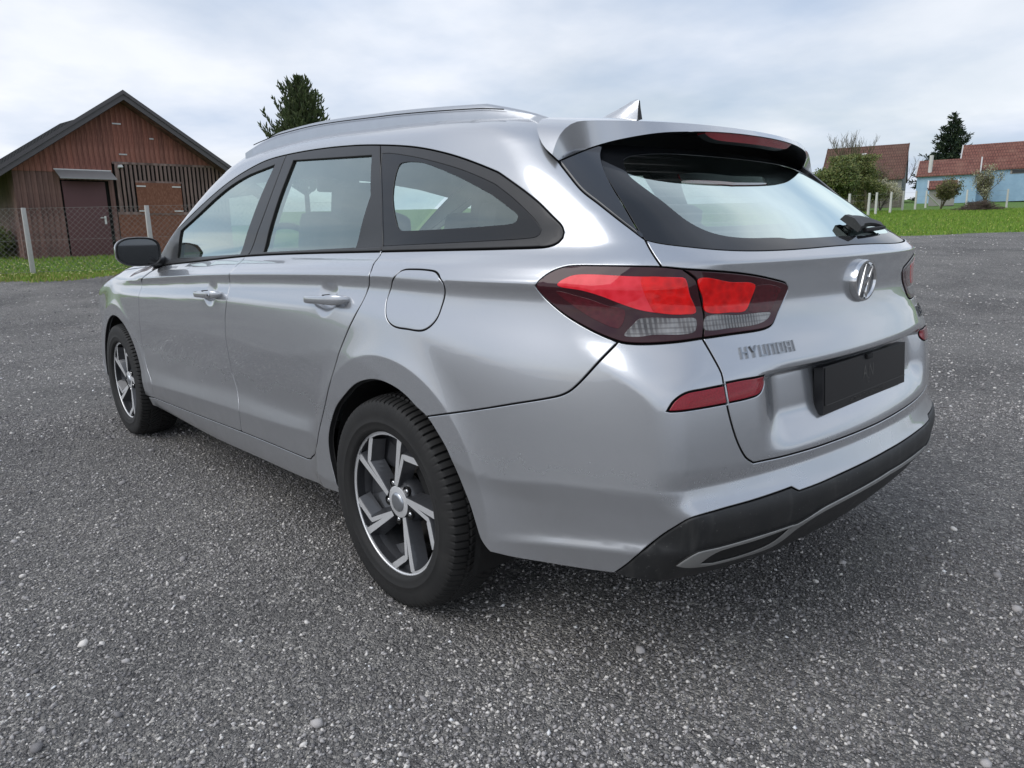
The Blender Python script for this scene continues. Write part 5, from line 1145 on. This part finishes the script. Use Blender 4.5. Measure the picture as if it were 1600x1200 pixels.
for j in range(NV):
    v = j/(NV-1); p = Ac*(1-v)+(Bc+[[-.024, 0, .016]]*(1-ta[:, None]**3))*v
    for _ in range(4):
        g = grad(p, F=F2); f = F2(p); p = p-g*np.clip(f, -.05, .05)[:, None]*.9
    gridp[:, j] = p; gridn[:, j] = grad(p, F=F2)
top = gridp[:, NV-1]; low = Bc+[[.002, 0, 0]]
gridp[:, NV] = top; gridp[:, NV+1] = low; gridp[:, NV+2] = low
fn_ = np.cross(np.gradient(low, axis=0), top-low); fn_ /= np.maximum(np.linalg.norm(fn_, axis=1), 1e-9)[:, None]; fn_ *= np.sign(fn_[:, :1]+1e-9)
gridn[:, NV] = fn_; gridn[:, NV+1] = fn_; gridn[:, NV+2] = [0, 0, -1]
und = low*.0; und[:] = low; und[:, 0] -= .17*(1-ta**3); und[:, 2] += .012; und[:, 1] *= .97
def both(V, Nn, F_): # join the mirrored half
    n = len(V); V2 = V.copy(); V2[:, 1] *= -1; N2 = Nn.copy(); N2[:, 1] *= -1
    return np.concatenate([V, V2]), np.concatenate([Nn, N2]), F_+[tuple(i+n for i in q[::-1]) for q in F_]
Vg = gridp.reshape(-1, 3); Ng = gridn.reshape(-1, 3); k = NV+3; Fg = []
for i in range(NU-1):
    for j in list(range(NV-1))+[NV]: Fg.append((i*k+j, (i+1)*k+j, (i+1)*k+j+1, i*k+j+1))
v0, n0, f0 = both(Vg, Ng, [q[::-1] for q in Fg])
spo = link(bpy.data.objects.new('roof_spoiler', rawmesh('roof_spoiler', v0, f0, [M_paint], None, n0)), tailgate)
uV = np.concatenate([low+[-.001, 0, -.0005], und]); uF = [(i, i+1, NU+i+1, NU+i) for i in range(NU-1)]
v0, n0, f0 = both(uV, np.tile([0, 0, -1.], (2*NU, 1)), uF)
link(bpy.data.objects.new('spoiler_underside', rawmesh('spoiler_underside', v0, f0, [M_black])), spo)
# inner back wall under the spoiler
wV = np.concatenate([und, und*[1, .97, 1]+[[-.05, 0, -.06]]]); v0, n0, f0 = both(wV, np.tile([1., 0, 0], (2*NU, 1)), uF)
link(bpy.data.objects.new('spoiler_duct', rawmesh('spoiler_duct', v0, f0, [M_black])), spo)
# high brake light
bl = MB(); ys_ = np.linspace(-.235, .235, 30); Vb = []
ed = cr3(edge)
for y in ys_:
    o_ = np.argsort(-ed[:, 1]); x = np.interp(abs(y), -ed[:, 1], ed[:, 0]); z = np.interp(abs(y), -ed[:, 1], ed[:, 2]); e = max(0., 1-(abs(y)/.235)**8)
    Vb += [(x-.002, y, z-.001), (x-.006, y, z-.004-.018*e), (x-.028, y, z-.006-.020*e), (x-.03, y, z-.001)]
bl.add(Vb, [(i*4+j, i*4+(j+1) % 4, (i+1)*4+(j+1) % 4, (i+1)*4+j) for i in range(29) for j in range(4)]+[(0, 1, 2, 3), (116, 117, 118, 119)])
bl.m = [1 if (q < 116 and q % 4 in (1, 2)) else 0 for q in range(len(bl.m))]
bl.build('high_brake_light', [M_led, M_black], tailgate, smooth=True, angle=50)

# ------------------------------------------------------------------ wheels (axis along y, outer face towards -y)
def tyre_mesh():
    nt, R0, hw = 800, .3165, .1025
    # half section from the bead round the shoulder to the crown
    sec = []
    for y, r in [(-.088, .212), (-.099, .217), (-.1015, .226), (-.1035, .240), (-.1046, .2415), (-.1046, .2445), (-.1038, .246), (-.1045, .262), (-.1035, .279), (-.1005, .292), (-.096, .3010)]: sec.append((y, r, 0))
    for y in np.linspace(-.092, .092, 42): sec.append((y, R0-.0125*abs(y/.092)**3.2-.0005, 1))
    for y, r in [(.096, .3010), (.1005, .292), (.1045, .262), (.1035, .245), (.099, .217), (.088, .212)]: sec.append((y, r, 0))
    sec = np.array(sec); n = len(sec); th = np.arange(nt)/nt*2*math.pi
    Y = np.tile(sec[:, 0], (nt, 1)); Rr_ = np.tile(sec[:, 1], (nt, 1)); tr = np.tile(sec[:, 2], (nt, 1)) > .5
    u = th[:, None]/(2*math.pi)*88; ay = np.abs(Y)
    ph = u+np.where(Y > 0, .5, 0)-30*np.maximum(.060-ay, 0)          # V grooves swept in the middle, square at the shoulder
    g = np.abs((ph % 1)-.5)*2; lat = g > .78
    circ = np.abs(ay-.058) < .0022
    dep = np.where(lat & (ay > .006), .0080, np.where(circ, .006, 0))
    sh = (~tr) & (np.tile(sec[:, 1], (nt, 1)) > .288) & lat
    Rr_ = Rr_-np.where(tr, dep, 0)-np.where(sh, .0030, 0)
    # raised rings and a bead line on the wall
    X = Rr_*np.cos(th)[:, None]; Z = Rr_*np.sin(th)[:, None]
    V = np.stack([X, Y, Z], 2).reshape(-1, 3)
    i = np.arange(nt)[:, None]*n; j = np.arange(n-1)[None]; i2 = ((np.arange(nt)+1) % nt)[:, None]*n
    Fq = np.stack([i+j, i2+j, i2+j+1, i+j+1], 2).reshape(-1, 4)
    me = bigmesh('tyre', V, Fq, M_tyre); 
    sm = (np.tile(np.arange(n-1), nt) < 10) | (np.tile(np.arange(n-1), nt) > 51)
    me.polygons.foreach_set('use_smooth', sm); me.update(); return me
TY = tyre_mesh()
def pol(r, a): return (r*math.cos(R(a)), r*math.sin(R(a)))
def bar(mb, path, wt_, wb, y0, dep, flip):
    """Spoke bar: machined face of width wt_, dark flanks flaring to wb at depth dep (towards +y)."""
    P = [Vector(p) for p in path]; n = len(P); L = []
    for i, p in enumerate(P):
        d = (P[min(i+1, n-1)]-P[max(i-1, 0)]).normalized(); nn = Vector((-d.y, d.x)); w0 = wt_[i]/2; w1 = wb[i]/2
        yo = y0[i] if hasattr(y0, '__len__') else y0
        for off_, yy_ in ((-w1, yo+dep), (-w0-.0012, yo+.002), (-w0, yo), (w0, yo), (w0+.0012, yo+.002), (w1, yo+dep)): q = p+nn*off_; L.append((q.x, yy_, q.y))
    for i in range(n-1):
        a, b = i*6, (i+1)*6
        mb.add([L[a+k] for k in range(6)]+[L[b+k] for k in range(6)], [(2, 3, 9, 8)], 0)
        mb.add([L[a+k] for k in range(6)]+[L[b+k] for k in range(6)], [(0, 1, 7, 6), (1, 2, 8, 7), (3, 4, 10, 9), (4, 5, 11, 10)], 1)
def spoke_mesh():
    mb = MB(); a0 = 77
    yh = .062-.0   # outer plane of the face (wheel mid plane y=0, face towards -y)
    def yy(r): return -.083 if r > .19 else -(.069+.014*(r/.19)**1.3)
    def pth(pts, k=8):
        out = []
        for (r1, a1), (r2, a2) in zip(pts[:-1], pts[1:]):
            p, q = Vector(pol(r1, a0+a1)), Vector(pol(r2, a0+a2))
            for t in range(k): out.append(p.lerp(q, t/k))
        out.append(Vector(pol(pts[-1][0], a0+pts[-1][1]))); return out
    def arc(r, a1, a2, k=14): return [Vector(pol(r, a0+a1+(a2-a1)*t/k)) for t in range(k+1)]
    A_ = pth([(.050, 18), (.2035, 0)]); ya = [yy(p.length) for p in A_]
    bar(mb, A_, np.linspace(.0125, .021, len(A_)), np.linspace(.034, .060, len(A_)), ya, .040, 0)
    B_ = pth([(.050, 84), (.160, 65.5), (.2050, 43)]); yb = [yy(p.length) for p in B_]
    bar(mb, B_, np.r_[np.linspace(.0095, .0145, 9), np.linspace(.018, .019, len(B_)-9)], np.r_[np.linspace(.030, .050, 9), np.linspace(.050, .050, len(B_)-9)], yb, .036, 0)
    C_ = arc(.2065, 44, -1); bar(mb, C_, [.0085]*len(C_), [.0125]*len(C_), -.0835, .03, 0)
    D_ = arc(.2085, 50, 66, 6); bar(mb, D_, [.0045]*7, [.008]*7, -.0830, .02, 0)
    # dark pocket floor between the pair of bars, widening to the rim
    fl = [pol(.05, a0+72+18), pol(.05, a0+84), pol(.160, a0+65.5), pol(.205, a0+43), pol(.209, a0+50), pol(.209, a0+66), pol(.204, a0+72)]
    mb.add([(p[0], -.066, p[1]) for p in fl], [tuple(range(7))], 1)
    # shelf in the window opening, deep and dark
    sh = [pol(.205, a0+42), pol(.205, a0+20), pol(.150, a0+38), pol(.105, a0+58), pol(.155, a0+64)]
    mb.add([(sh[0][0], -.040, sh[0][1]), (sh[1][0], -.030, sh[1][1]), (sh[2][0], -.020, sh[2][1]), (sh[3][0], -.022, sh[3][1]), (sh[4][0], -.045, sh[4][1])], [(0, 1, 2), (0, 2, 4), (2, 3, 4)], 1)
    return mb.mesh('spoke', [M_mach, M_anth], fix=False)
SPK = spoke_mesh()
def add_wheel(x, side, steer=0):
    mb = MB()
    mb.lathe([(.2190, -.0800), (.2180, -.0845), (.2165, -.0858), (.2105, -.0856), (.2085, -.0835), (.2075, -.0775)], 96, m=1)           # machined lip
    mb.lathe([(.2075, -.0775), (.206, -.066), (.196, -.05), (.190, .02), (.196, .085)], 96, m=0)                    # barrel
    mb.lathe([(.0, -.0690), (.044, -.0690), (.047, -.0680)], 60, m=1); mb.lathe([(.047, -.0680), (.052, -.062), (.066, -.058), (.074, -.045), (.076, -.02), (.0, -.02)], 60, m=0)
    w_ = mb.build('wheel', [M_anth, M_mach], CAR, smooth=True, angle=30)
    w_.location = (x, -.790 if side < 0 else .790, .308); w_.rotation_euler = (0, 0, 0 if side < 0 else math.pi)
    link(bpy.data.objects.new('tyre', TY), w_)
    for k_ in range(5):
        s_ = link(bpy.data.objects.new('spoke', SPK), w_); s_.rotation_euler = (0, -R(72*k_), 0)
    cp = MB(); cp.lathe([(0, -.0755), (.018, -.0752), (.0265, -.0735), (.0290, -.070), (.0290, -.064)], 40)
    hc = cp.build('hub_cap', [M_alu], w_, smooth=True, angle=50)
    for k_ in range(5):
        a = R(77+41+72*k_); n_ = MB(); c0 = (.0572*math.cos(a), 0, .0572*math.sin(a))
        n_.lathe([(0, -.0675), (.005, -.0670), (.0078, -.064), (.0085, -.055)], 12, c0, 0); n_.lathe([(.0085, -.0562), (.0135, -.0560), (.0150, -.0662), (.0136, -.0668)], 16, c0, 1)
        n_.build('wheel_nut', [M_chrome, M_dark], w_, smooth=True, angle=40)
    d_ = MB(); d_.lathe([(.07, .0), (.142, .0), (.142, .024), (.07, .024)], 48); d_.build('brake_disc', [M_steel], w_, smooth=True, angle=30)
    b_ = MB(); b_.box((.105, -.005, .07), (.07, .06, .12), rot=Matrix.Rotation(R(-35), 3, 'Y')); b_.build('brake_caliper', [M_dark], w_, bev=.01)
    bk = MB(); bk.lathe([(0, .055), (.192, .055)], 40); bk.build('back_plate', [M_dark], w_)
    return w_
for x_ in (0., 2.65):
    for sd_ in (-1, 1): add_wheel(x_, sd_)
# wheel housings and underbody
for x_, n_ in ((0., 'front'), (WR, 'rear')):
    for sd_ in (-1, 1):
        mb = MB(); V = []; k_ = 24
        for yv in (.862, .845, .50):
            rr = .352 if yv < .86 else .349
            for t in np.linspace(R(-22), R(202), k_): V.append((x_+rr*math.cos(t), sd_*yv, ZW+rr*math.sin(t)))
        Fh = [(j*k_+i, j*k_+i+1, (j+1)*k_+i+1, (j+1)*k_+i) for j in range(2) for i in range(k_-1)]+[tuple(range(2*k_, 3*k_))]
        mb.add(V, Fh); mb.build('wheel_housing', [M_dark], CAR)
ub = MB()
ub.box((1.32, 0, .245), (1.90, 1.56, .05)); ub.box((1.32, 0, .26), (3.95, .98, .06)); ub.box((3.22, 0, .37), (.40, 1.10, .06)); ub.box((-.60, 0, .30), (.40, 1.1, .1))
ub.build('underbody', [M_dark], CAR, bev=.01)
# ------------------------------------------------------------------ cabin
def rbox(name, mat, parts, parent, bev=.035):
    mb = MB()
    for c_, d_, rx in parts: mb.box(c_, d_, rot=Matrix.Rotation(rx, 3, 'Y') if rx else None)
    me = mb.mesh(name, [mat], bev=bev); return link(bpy.data.objects.new(name, me), parent)
fl_ = MB(); fl_.box((1.85, 0, .42), (2.9, 1.50, .03)); fl_.build('cabin_floor', [M_dash], CAR)
for yv in (-.36, .36):
    st_ = rbox('front_seat', M_seat, [((1.33, yv, .56), (.52, .50, .16), R(-6)), ((1.62, yv, .86), (.13, .48, .62), R(16))], CAR, .05)
    rbox('headrest', M_seat, [((1.735, yv, 1.19), (.10, .25, .17), R(12))], st_, .045)
    po = MB()
    for d_ in (-.06, .06): po.tube([(1.70, yv+d_, 1.08), (1.725, yv+d_, 1.19)], .006)
    po.build('headrest_post', [M_dash], st_)
rs_ = rbox('rear_seat', M_seat, [((2.28, 0, .56), (.50, 1.28, .18), R(-6)), ((2.60, -.33, .80), (.15, .60, .56), R(22)), ((2.60, .33, .80), (.15, .60, .56), R(22))], CAR, .05)
for yv in (-.42, 0, .42): rbox('headrest', M_seat, [((2.70, yv, 1.10), (.09, .25, .12 if yv else .09), R(16))], rs_, .04)
rbox('dashboard', M_dash, [((.62, 0, .86), (.50, 1.40, .22), R(6))], CAR, .06)
rbox('load_cover', M_dash, [((3.02, 0, .985), (.52, 1.10, .02), 0)], CAR, .006)
sw = MB(); sw.tube([(.98+.06*math.sin(a), -.36+.18*math.cos(a), .955+.165*math.sin(a)) for a in np.linspace(0, 2*math.pi, 33)], .015, 8, cap=False)
sw.box((.96, -.36, .95), (.05, .15, .12)); sw.build('steering_wheel', [M_dash], CAR, smooth=True)
im = rbox('inside_mirror', M_dash, [((.93, 0, 1.32), (.03, .24, .065), 0)], CAR, .012)
# ------------------------------------------------------------------ roof rails, aerial
def rail(sd_):
    xs = np.linspace(1.36, 2.985, 60); mb = MB(); V = []
    base = T(xs, -yd(xs)+.004); t = (xs-xs[0])/(xs[-1]-xs[0])
    hgt = .036*np.clip(np.minimum(t/.16, (1-t)/.135), 0, 1)**.9
    sec = [(-.016, -.006), (-.0145, .55), (-.008, .93), (0, 1.0), (.010, .93), (.0165, .55), (.018, -.006)]
    for i in range(60):
        h_ = max(hgt[i], .001)
        yv = -base[i, 1]-np.array([q[0] for q in sec])+.010; zs_ = T(np.full(len(sec), base[i, 0]), -yv)[:, 2]
        for (dy_, f_), y_, z_ in zip(sec, yv, zs_): V.append((base[i, 0], sd_*y_, z_-.008 if f_ < 0 else base[i, 2]+h_*f_+.001))
    n = len(sec); mb.add(V, [(i*n+k, i*n+k+1, (i+1)*n+k+1, (i+1)*n+k) for i in range(59) for k in range(n-1)]+[tuple(range(n)), tuple(range(59*n, 60*n))])
    o = mb.build('roof_rail', [M_alu], CAR, smooth=True, angle=50)
    gb_ = MB(); V = []
    for i in range(3, 55):
        for dy_, dz in ((-.0175, .0085), (-.0188, .0115)): V.append((base[i, 0], sd_*(-base[i, 1]-dy_+.0125), base[i, 2]+dz+.35*hgt[i]))
    gb_.add(V, [(i*2, i*2+1, i*2+3, i*2+2) for i in range(51)]); gb_.build('rail_gap_shade', [M_dark], o)  # dark ribbon drawn in for the shadow gap along the rail
for sd_ in (1, -1): rail(sd_)
fin = MB(); V = []; z0 = float(T(np.array([2.78]), np.array([0.]))[0, 2])
prof = [(2.615, .000, .016), (2.66, .012, .026), (2.71, .030, .029), (2.76, .050, .027), (2.80, .068, .021), (2.826, .076, .013), (2.838, .074, .009)]
n = 9
for x_, h_, w_ in prof:
    zb = float(T(np.array([x_]), np.array([0.]))[0, 2])-.004
    for k_ in range(n):
        a = math.pi*k_/(n-1); ca = math.cos(a); V.append((x_, w_*np.sign(ca)*abs(ca)**.75*(1 if k_ in (0, n-1) else .62+.38*(1-math.sin(a))), zb+(h_+.004)*math.sin(a)**.8))
fin.add(V, [(i*n+k_, i*n+k_+1, (i+1)*n+k_+1, (i+1)*n+k_) for i in range(len(prof)-1) for k_ in range(n-1)])
L0 = (len(prof)-1)*n; zb = float(T(np.array([2.835]), np.array([0.]))[0, 2])-.004
fo = fin.build('roof_aerial', [M_paint], CAR, smooth=True, angle=55)
bkp = MB(); Vb = [V[L0+k_] for k_ in range(n)]; low_ = [(p[0]-.016*(1-(p[2]-zb)/.078)*0+(-.012 if p[2] < zb+.02 else 0), p[1]*1.9 if p[2] < zb+.01 else p[1], p[2]) for p in Vb]
mid_ = [(2.826, p[1]*.8, zb+(p[2]-zb)*.45) for p in Vb]
bkp.add([(p[0]+.0008, p[1], p[2]) for p in Vb]+[(2.846, p[1]*2.0, zb+.002+(p[2]-zb)*.10) for p in Vb], [(k_, k_+1, n+k_+1, n+k_) for k_ in range(n-1)]); bkp.build('aerial_back', [M_plastic], fo, smooth=True)
# ------------------------------------------------------------------ door mirrors
def door_mirror():
    P0 = S(np.array([.585]), np.array([.985]))[0]          # foot on the door
    c0 = Vector((.60, -.895, 1.013)); V = []; n = 28
    # housing: rings from the glass edge forward; rings lie in planes facing rearwards
    def ring(x, sx, sz, dz=0, dyy=0):
        out = []
        for k_ in range(n):
            a = 2*math.pi*k_/n; ca, sa = math.cos(a), math.sin(a)
            sx_ = sx; yv = sx*.82*np.sign(ca)*abs(ca)**.62; zv = sz*.91*np.sign(sa)*abs(sa)**.66
            zv *= 1-.20*(yv/sx < 0)*abs(yv/sx)**2       # outer end lower
            out.append((c0.x+x-.10*(yv+.1)*0+.22*(-yv)*0, c0.y+yv+dyy, c0.z+zv+dz))
        return out
    rings = [ring(.000, .108, .0675), ring(.004, .115, .0735), ring(-.006, .1175, .076), ring(-.045, .112, .073), ring(-.085, .092, .061), ring(-.112, .060, .042), ring(-.122, .02, .016)]
    rings = [[(x-.30*(y-c0.y+.115) if False else x+.16*(y-c0.y), y, z) for x, y, z in r] for r in rings]
    mb = MB(); mb.add([p for r in rings for p in r], [(i*n+k_, i*n+(k_+1) % n, (i+1)*n+(k_+1) % n, (i+1)*n+k_) for i in range(len(rings)-1) for k_ in range(n)]+[tuple(range((len(rings)-1)*n, len(rings)*n))], 0)
    mb.m = [1 if q < 2*n else 0 for q in range(len(mb.m))]
    o = mb.build('door_mirror', [M_paint, M_black], CAR, smooth=True, angle=40)
    g_ = MB(); rg_ = [(x-.004, c0.y+(y-c0.y)*.97, c0.z+(z-c0.z)*.96) for x, y, z in rings[0]]; g_.add(rg_, [tuple(range(n))[::-1]]); g_.build('mirror_glass', [M_mirror], o)
    a_ = MB(); a_.tube([(.565, P0[1]+.03, .965), (.575, -.80, .957), (.585, -.83, .962), (.588, -.86, .972)], [.030, .026, .024, .022], 12, sq=1.2); a_.build('mirror_arm', [M_black], o, smooth=True, angle=60)
    return o
mo = door_mirror(); mirror_tree(mo, CAR)
# ------------------------------------------------------------------ things on the tailgate
def surf(y, z):
    s_ = np.array([SM+y]); return S(s_, np.array([z]))[0]
def wiper():
    piv = surf(.105, 1.062); g = grad(piv[None])[0]; a = Vector((0, 1, 0)); nrm = Vector(g); up_ = nrm.cross(a).normalized()*-1
    if up_.z < 0: up_ = -up_
    def at(y, v, h): # along y, up the glass, off the glass
        p = surf(.105+y, 1.062+v*.62); return tuple(np.array(p)+g*h)
    mb = MB(); mb.tube([at(0, 0, -.002), at(0, 0, .022)], [.012, .010], 14)
    o = mb.build('rear_wiper', [M_plastic], tailgate, smooth=True, angle=40)
    ar = MB(); V = []; N_ = 16
    for i in range(N_):
        t = i/(N_-1); y = -.02+.29*t; w_ = .018*(1-.45*t)+(.004 if t < .2 else 0); h_ = .031-.012*t; c = .012*math.sin(t*math.pi)
        for v_, hh in ((-w_, .008), (-w_*.9, h_*.8), (0, h_), (w_*.9, h_*.75), (w_, .006)): V.append(at(y, v_*1.35+c-.002, hh))
    ar.add(V, [(i*5+k_, i*5+k_+1, (i+1)*5+k_+1, (i+1)*5+k_) for i in range(N_-1) for k_ in range(4)]+[(0, 1, 2, 3, 4), tuple(range((N_-1)*5, N_*5))])
    ar.build('wiper_arm', [M_plastic], o, smooth=True, angle=45)
    bl_ = MB(); bl_.tube([at(.04+.24*t, -.026+.010*t, .010) for t in np.linspace(0, 1, 10)], .006, 6); bl_.build('wiper_blade', [M_dark], o)
wiper()
# emblem: oval ring with a slanted letter
ec = surf(.0, .927); en = Vector(grad(ec[None])[0]).normalized(); er = Vector((0, 1, 0)); eu = en.cross(er); eu = eu if eu.z > 0 else -eu; er = eu.cross(en).normalized()
if er.y < 0: er = -er
def epos(a, b, h): return Vector(ec)+er*a+eu*b+en*h
mb = MB(); V = []; n = 48; rings = [(.068, .0535, -.004), (.0685, .054, .010), (.066, .0515, .0165), (.0615, .047, .0165), (.0585, .044, .011)]
for ra, rb, h_ in rings: V += [tuple(epos(ra*math.cos(2*math.pi*k_/n), rb*math.sin(2*math.pi*k_/n), h_)) for k_ in range(n)]
mb.add(V, [(i*n+k_, i*n+(k_+1) % n, (i+1)*n+(k_+1) % n, (i+1)*n+k_) for i in range(4) for k_ in range(n)])
emb = mb.build('emblem', [M_chrome], tailgate, smooth=True, angle=50)
bkd = MB(); bkd.add(V[4*n:5*n], [tuple(range(n))]); bkd.build('emblem_backing', [M_anth], emb)
hb = MB()
def strip(path, ws_, h0=.0105, h1=.0165, m_=0):
    L = []
    for (a, b), w_ in zip(path, ws_): L += [epos(a-w_/2, b, h0), epos(a-w_/2+.0015, b, h1), epos(a+w_/2-.0015, b, h1), epos(a+w_/2, b, h0)]
    k_ = len(path); hb.add(L, [(i*4+j, i*4+j+1, i*4+j+5, i*4+j+4) for i in range(k_-1) for j in range(3)])
strip([(-.036, -.037), (-.026, -.018), (-.016, .006), (-.010, .030), (-.008, .043)], [.010, .014, .017, .015, .008])
strip([(.008, -.043), (.010, -.030), (.016, -.006), (.026, .018), (.036, .037)], [.008, .015, .017, .014, .010])
strip([(-.020, -.010), (-.008, -.006), (.004, .000), (.016, .009)], [.016, .018, .018, .016])
hb.build('emblem_letter', [M_chrome], emb, smooth=True, angle=35)
# raised lettering under the left lamp
GL_ = {'H': [[(0, 0), (0, 1)], [(1, 0), (1, 1)], [(0, .5), (1, .5)]], 'Y': [[(0, 1), (.5, .45)], [(1, 1), (.5, .45)], [(.5, .45), (.5, 0)]], 'U': [[(0, 1), (0, 0)], [(0, 0), (1, 0)], [(1, 0), (1, 1)]],
       'N': [[(0, 0), (0, 1)], [(0, 1), (1, 1)], [(1, 1), (1, 0)]], 'D': [[(0, 0), (0, 1)], [(0, 1), (1, 1)], [(1, 1), (1, 0)], [(1, 0), (0, 0)]], 'A': [[(0, 0), (0, 1)], [(0, 1), (1, 1)], [(1, 1), (1, 0)], [(0, .45), (1, .45)]], 'I': [[(.5, 0), (.5, 1)]],
       'i': [[(.5, 0), (.5, .7)], [(.5, .85), (.5, 1)]], '3': [[(0, 1), (1, 1)], [(1, 1), (1, 0)], [(0, .5), (1, .5)], [(0, 0), (1, 0)]], '0': [[(0, 0), (0, 1)], [(0, 1), (1, 1)], [(1, 1), (1, 0)], [(1, 0), (0, 0)]]}
def letters(name, text, s0, s1, zb0, zt0, parent, slant=0., th=.0042):
    """Block letters laid along the surface between s0 and s1."""
    root = None; N_ = len(text); wid = [(.25 if ch in 'Ii' else 1.0) for ch in text]; gap_ = .55; tot = sum(wid)+gap_*(N_-1); u = (s1-s0)/tot; x = s0
    for ch, w_ in zip(text, wid):
        mb = MB()
        for q_, ((a, b), (c_, d_)) in enumerate(GL_[ch]):
            def pt(p, q): 
                ss = x+w_*u*((p-.5)*.86+.5 if ch not in 'Ii' else .5)+slant*q; return np.array([ss, zb0+(zt0-zb0)*q])
            A0, B0 = pt(a, b), pt(c_, d_); d0 = B0-A0; L_ = np.linalg.norm(d0); d0 /= L_; n0 = np.array([-d0[1], d0[0]])*th/2; A0 = A0-d0*th/2; B0 = B0+d0*th/2
            Q = np.array([A0-n0, B0-n0, B0+n0, A0+n0]); P = S(Q[:, 0], Q[:, 1]); G = grad(P); mb.add(np.concatenate([P-G*.002, P+G*(.0036+.0004*q_)]), [(4, 5, 6, 7), (0, 1, 5, 4), (1, 2, 6, 5), (2, 3, 7, 6), (3, 0, 4, 7)])
        o = mb.build('lettering', [M_letter], parent, bev=0); x += (w_+gap_)*u
letters('lettering', 'HYUNDAI', 3.636, 3.808, .7895, .8105, tailgate, th=.0033)
letters('badge', 'i30', 2*SM-3.66, 2*SM-3.555, .786, .812, tailgate, th=.006)
# number plate holder (dealer blank)
M_plate = simple('plate_matt_black', (.007, .0072, .009), .32, 0, .15, 30)
M_print = simple('plate_print_grey', (.075, .072, .068), .4, 0, .1, 50)
pt_ = Vector((3.603, 0, .6215)); tilt = R(4); pu = Vector((-math.sin(tilt), 0, math.cos(tilt))); pn = Vector((math.cos(tilt), 0, math.sin(tilt))); pr = Vector((0, 1, 0))
mb = MB(); mb.prism([(-.265, 0), (.265, 0), (.265, .117), (-.265, .117)], pt_-pn*.022, pr, pu, pn, .022)
plate = mb.build('number_plate_holder', [M_plate], tailgate, bev=.003)
mb = MB(); mb.prism([(-.258, .022), (.258, .022), (.258, .114), (-.258, .114)], pt_, pr, pu, pn, .0015); mb.prism([(-.25, .0215), (.262, .0215), (.262, .0225), (-.25, .0225)], pt_, pr, pu, pn, .0022, 1); mb.build('plate_face', [M_plate, M_print], plate)
def text(body, size, pos, parent, mat, sx=1.0):
    cu = bpy.data.curves.new('print', 'FONT'); cu.body = body; cu.size = size; cu.align_x = 'CENTER'; cu.extrude = .0003; cu.resolution_u = 2
    tmp = bpy.data.objects.new('print', cu); COL.objects.link(tmp); dg = bpy.context.evaluated_depsgraph_get(); me = bpy.data.meshes.new_from_object(tmp.evaluated_get(dg)); bpy.data.objects.remove(tmp)
    me.materials.clear(); me.materials.append(mat)
    o = link(bpy.data.objects.new('print', me), parent); o.matrix_local = Matrix.Translation(pos) @ Matrix((tuple(pr)+(0,), tuple(pu)+(0,), tuple(pn)+(0,), (0, 0, 0, 1))).transposed() @ Matrix.Scale(sx, 4, (1, 0, 0)); return o
text('AUTOCENTAR NEMANOVIĆ', .0165, pt_+pu*.0055+pn*.0006, plate, M_print, 1.05)
text('A N', .050, pt_+pu*.055+pn*.0018, plate, M_print, .8)
text('C', .020, pt_+pu*.040+pn*.0018+pr*.0, plate, M_print, 1)
ntc = MB(); ntc.box(pt_+pu*.110+pn*.003, (.008, .035, .014)); ntc.build('plate_clip', [M_dark], plate, bev=.003)
